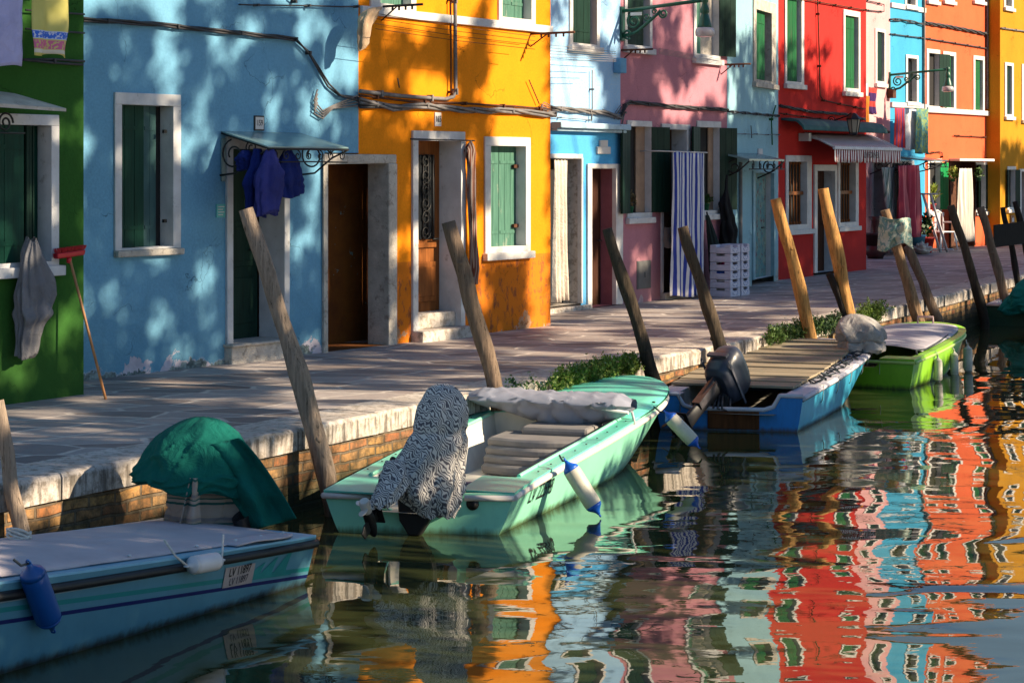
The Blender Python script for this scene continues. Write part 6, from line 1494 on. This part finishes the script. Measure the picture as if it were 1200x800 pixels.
def shade(px,py):
    """how much shade is wanted here; crowns get leaves to cast it (0..1)"""
    if px<-60: return .8
    b_=nz(px,py*.55,24,1)*.85+nz(px,py,70,2)*.75+nz(px,py,10,5)*.15
    wall=py < 475-.14*px if px<650 else py<400-.08*px+28
    base=py-( (475-.135*px) if px<660 else (463-.155*px if px<900 else 328-(px-912)*.14))
    if py<(446-(px-98)*.118 if px<650 else (367-(px-645)*.125 if px<912 else 328-(px-912)*.117 if px<1015 else 300-(px-1010)*.08)):
        if px<98: s=.88 if not(py>380 and px<40) else .4
        elif px<422: s=.80-(.34 if px>300 and py<150 else 0)-(.2 if 250<px<420 and 180<py<300 else 0)
        elif px<645:
            s=.5
            if px<480: s=.82 if py<130 else .7
            if 480<=px<525: s=.55
            if 520<px<575: s=.74 if py>60 else .5
            if px>=572: s=.02
            if 560<px<615 and 310<py<385: s=.75
        elif px<727: s=.08 if px<700 and py>60 else .6
        elif px<852: s=.93 if (py<150 or py>290) else .97
        elif px<912: s=.90 if py<190 else .97
        elif px<1015:
            edge=62+(px-925)*.62
            s=.06 if (py<edge and px>940) else (.97 if py>edge+10 else .8)
            if px<940: s=.92
            if 935<px<975 and py<70: s=.5
        elif px<1043: s=.55 if py<150 else .92
        elif px<1084: s=.42 if py<130 else .55
        elif px<1158: s=.05 if not(px<1112 and py<60) else .7
        else: s=.48
        return s+b_*(.95 if .1<s<.95 else .1)
    # ground, quay and boats
    q=nz(px,py*6,70,3)+.6*nz(px,py*9,40,4)
    if px<150 and py>530: return 1
    if py>600: return 1 if px<385 else .25+q
    if px<385 and py>575: return 1
    if 160<px<330 and py>480: return .97
    if px<300 and py>475: return .62+q*.9
    if 1020<px<1140 and 385<py<475: return .35+q
    if px>1010 and py<475: return 1
    if px>880 and py<352: return 1
    if 780<px<1000 and py>462: return .72+q
    if 600<px<1010 and py<=412: return .44+q*1.1
    if 760<px<1010: return .30+q
    if 300<px<790 and py>455: return .22+q*.6
    if px<640: return .60+q*1.1
    return .50+q
rr=random.Random(21)
tn=[]
for k in range(10):
    s_=9+5.6*k; p=NB*(2.2+1.6*(k%2))+UB*s_; tn.append(p)
clus=[[] for _ in tn]; cnt=0; tries=0
while tries<120000:
    tries+=1
    s_=rr.uniform(2,66); o_=rr.uniform(.9,4.2); z=rr.uniform(3.0,12.5)
    C=NB*o_+UB*s_+Vector((0,0,z))
    if C.y<.5: continue
    px=CX+F*C.x/C.y; py=HY-(C.z-H)*F/C.y
    if C.y>0 and px<1330 and py>-160: continue
    hp_=hit(C)
    if hp_ is None: continue
    X_,Y_=hp_
    if not(-80<X_<1300 and -500<Y_<900):
        if rr.random()<.85: continue
        sd_=.5
    elif Y_<0: sd_=.55 if X_<940 else .35
    else: sd_=shade(X_,Y_)
    if sd_<.60+ (rr.random()-.5)*.06: continue
    i=min(range(len(tn)),key=lambda q:(tn[q]-Vector((C.x,C.y,0))).length); clus[i].append(C); cnt+=1
barkm=pole_mat('bark',(.12,.09,.07),(.05,.04,.03),-3)
for i,p in enumerate(tn):
    if not clus[i]: continue
    e=thing('tree','broad leafy tree on the opposite side of the canal','tree',p,0,'trees across the canal'); m=MB(off=p)
    top=p+Vector((rr.uniform(-.4,.4),rr.uniform(-.4,.4),6.0)); m.tube([p,p.lerp(top,.4)+Vector((.15,0,0)),top],[.20,.15,.09],12,jit=.1)
    for C in rr.sample(clus[i],min(26,len(clus[i]))):
        st_=p.lerp(top,rr.uniform(.45,1)); mid=(st_+C)/2+Vector((0,0,-.3)); m.tube([st_,mid,C],[.045,.028,.01],6)
    m.build('trunk',barkm,e); m=MB(off=p)
    for C in clus[i]: foliage(m,C,(.15,.15,.15),LPC,.12,rr,.1)
    m.build('crown',LM1,e,fix=False)
print('clusters',cnt)
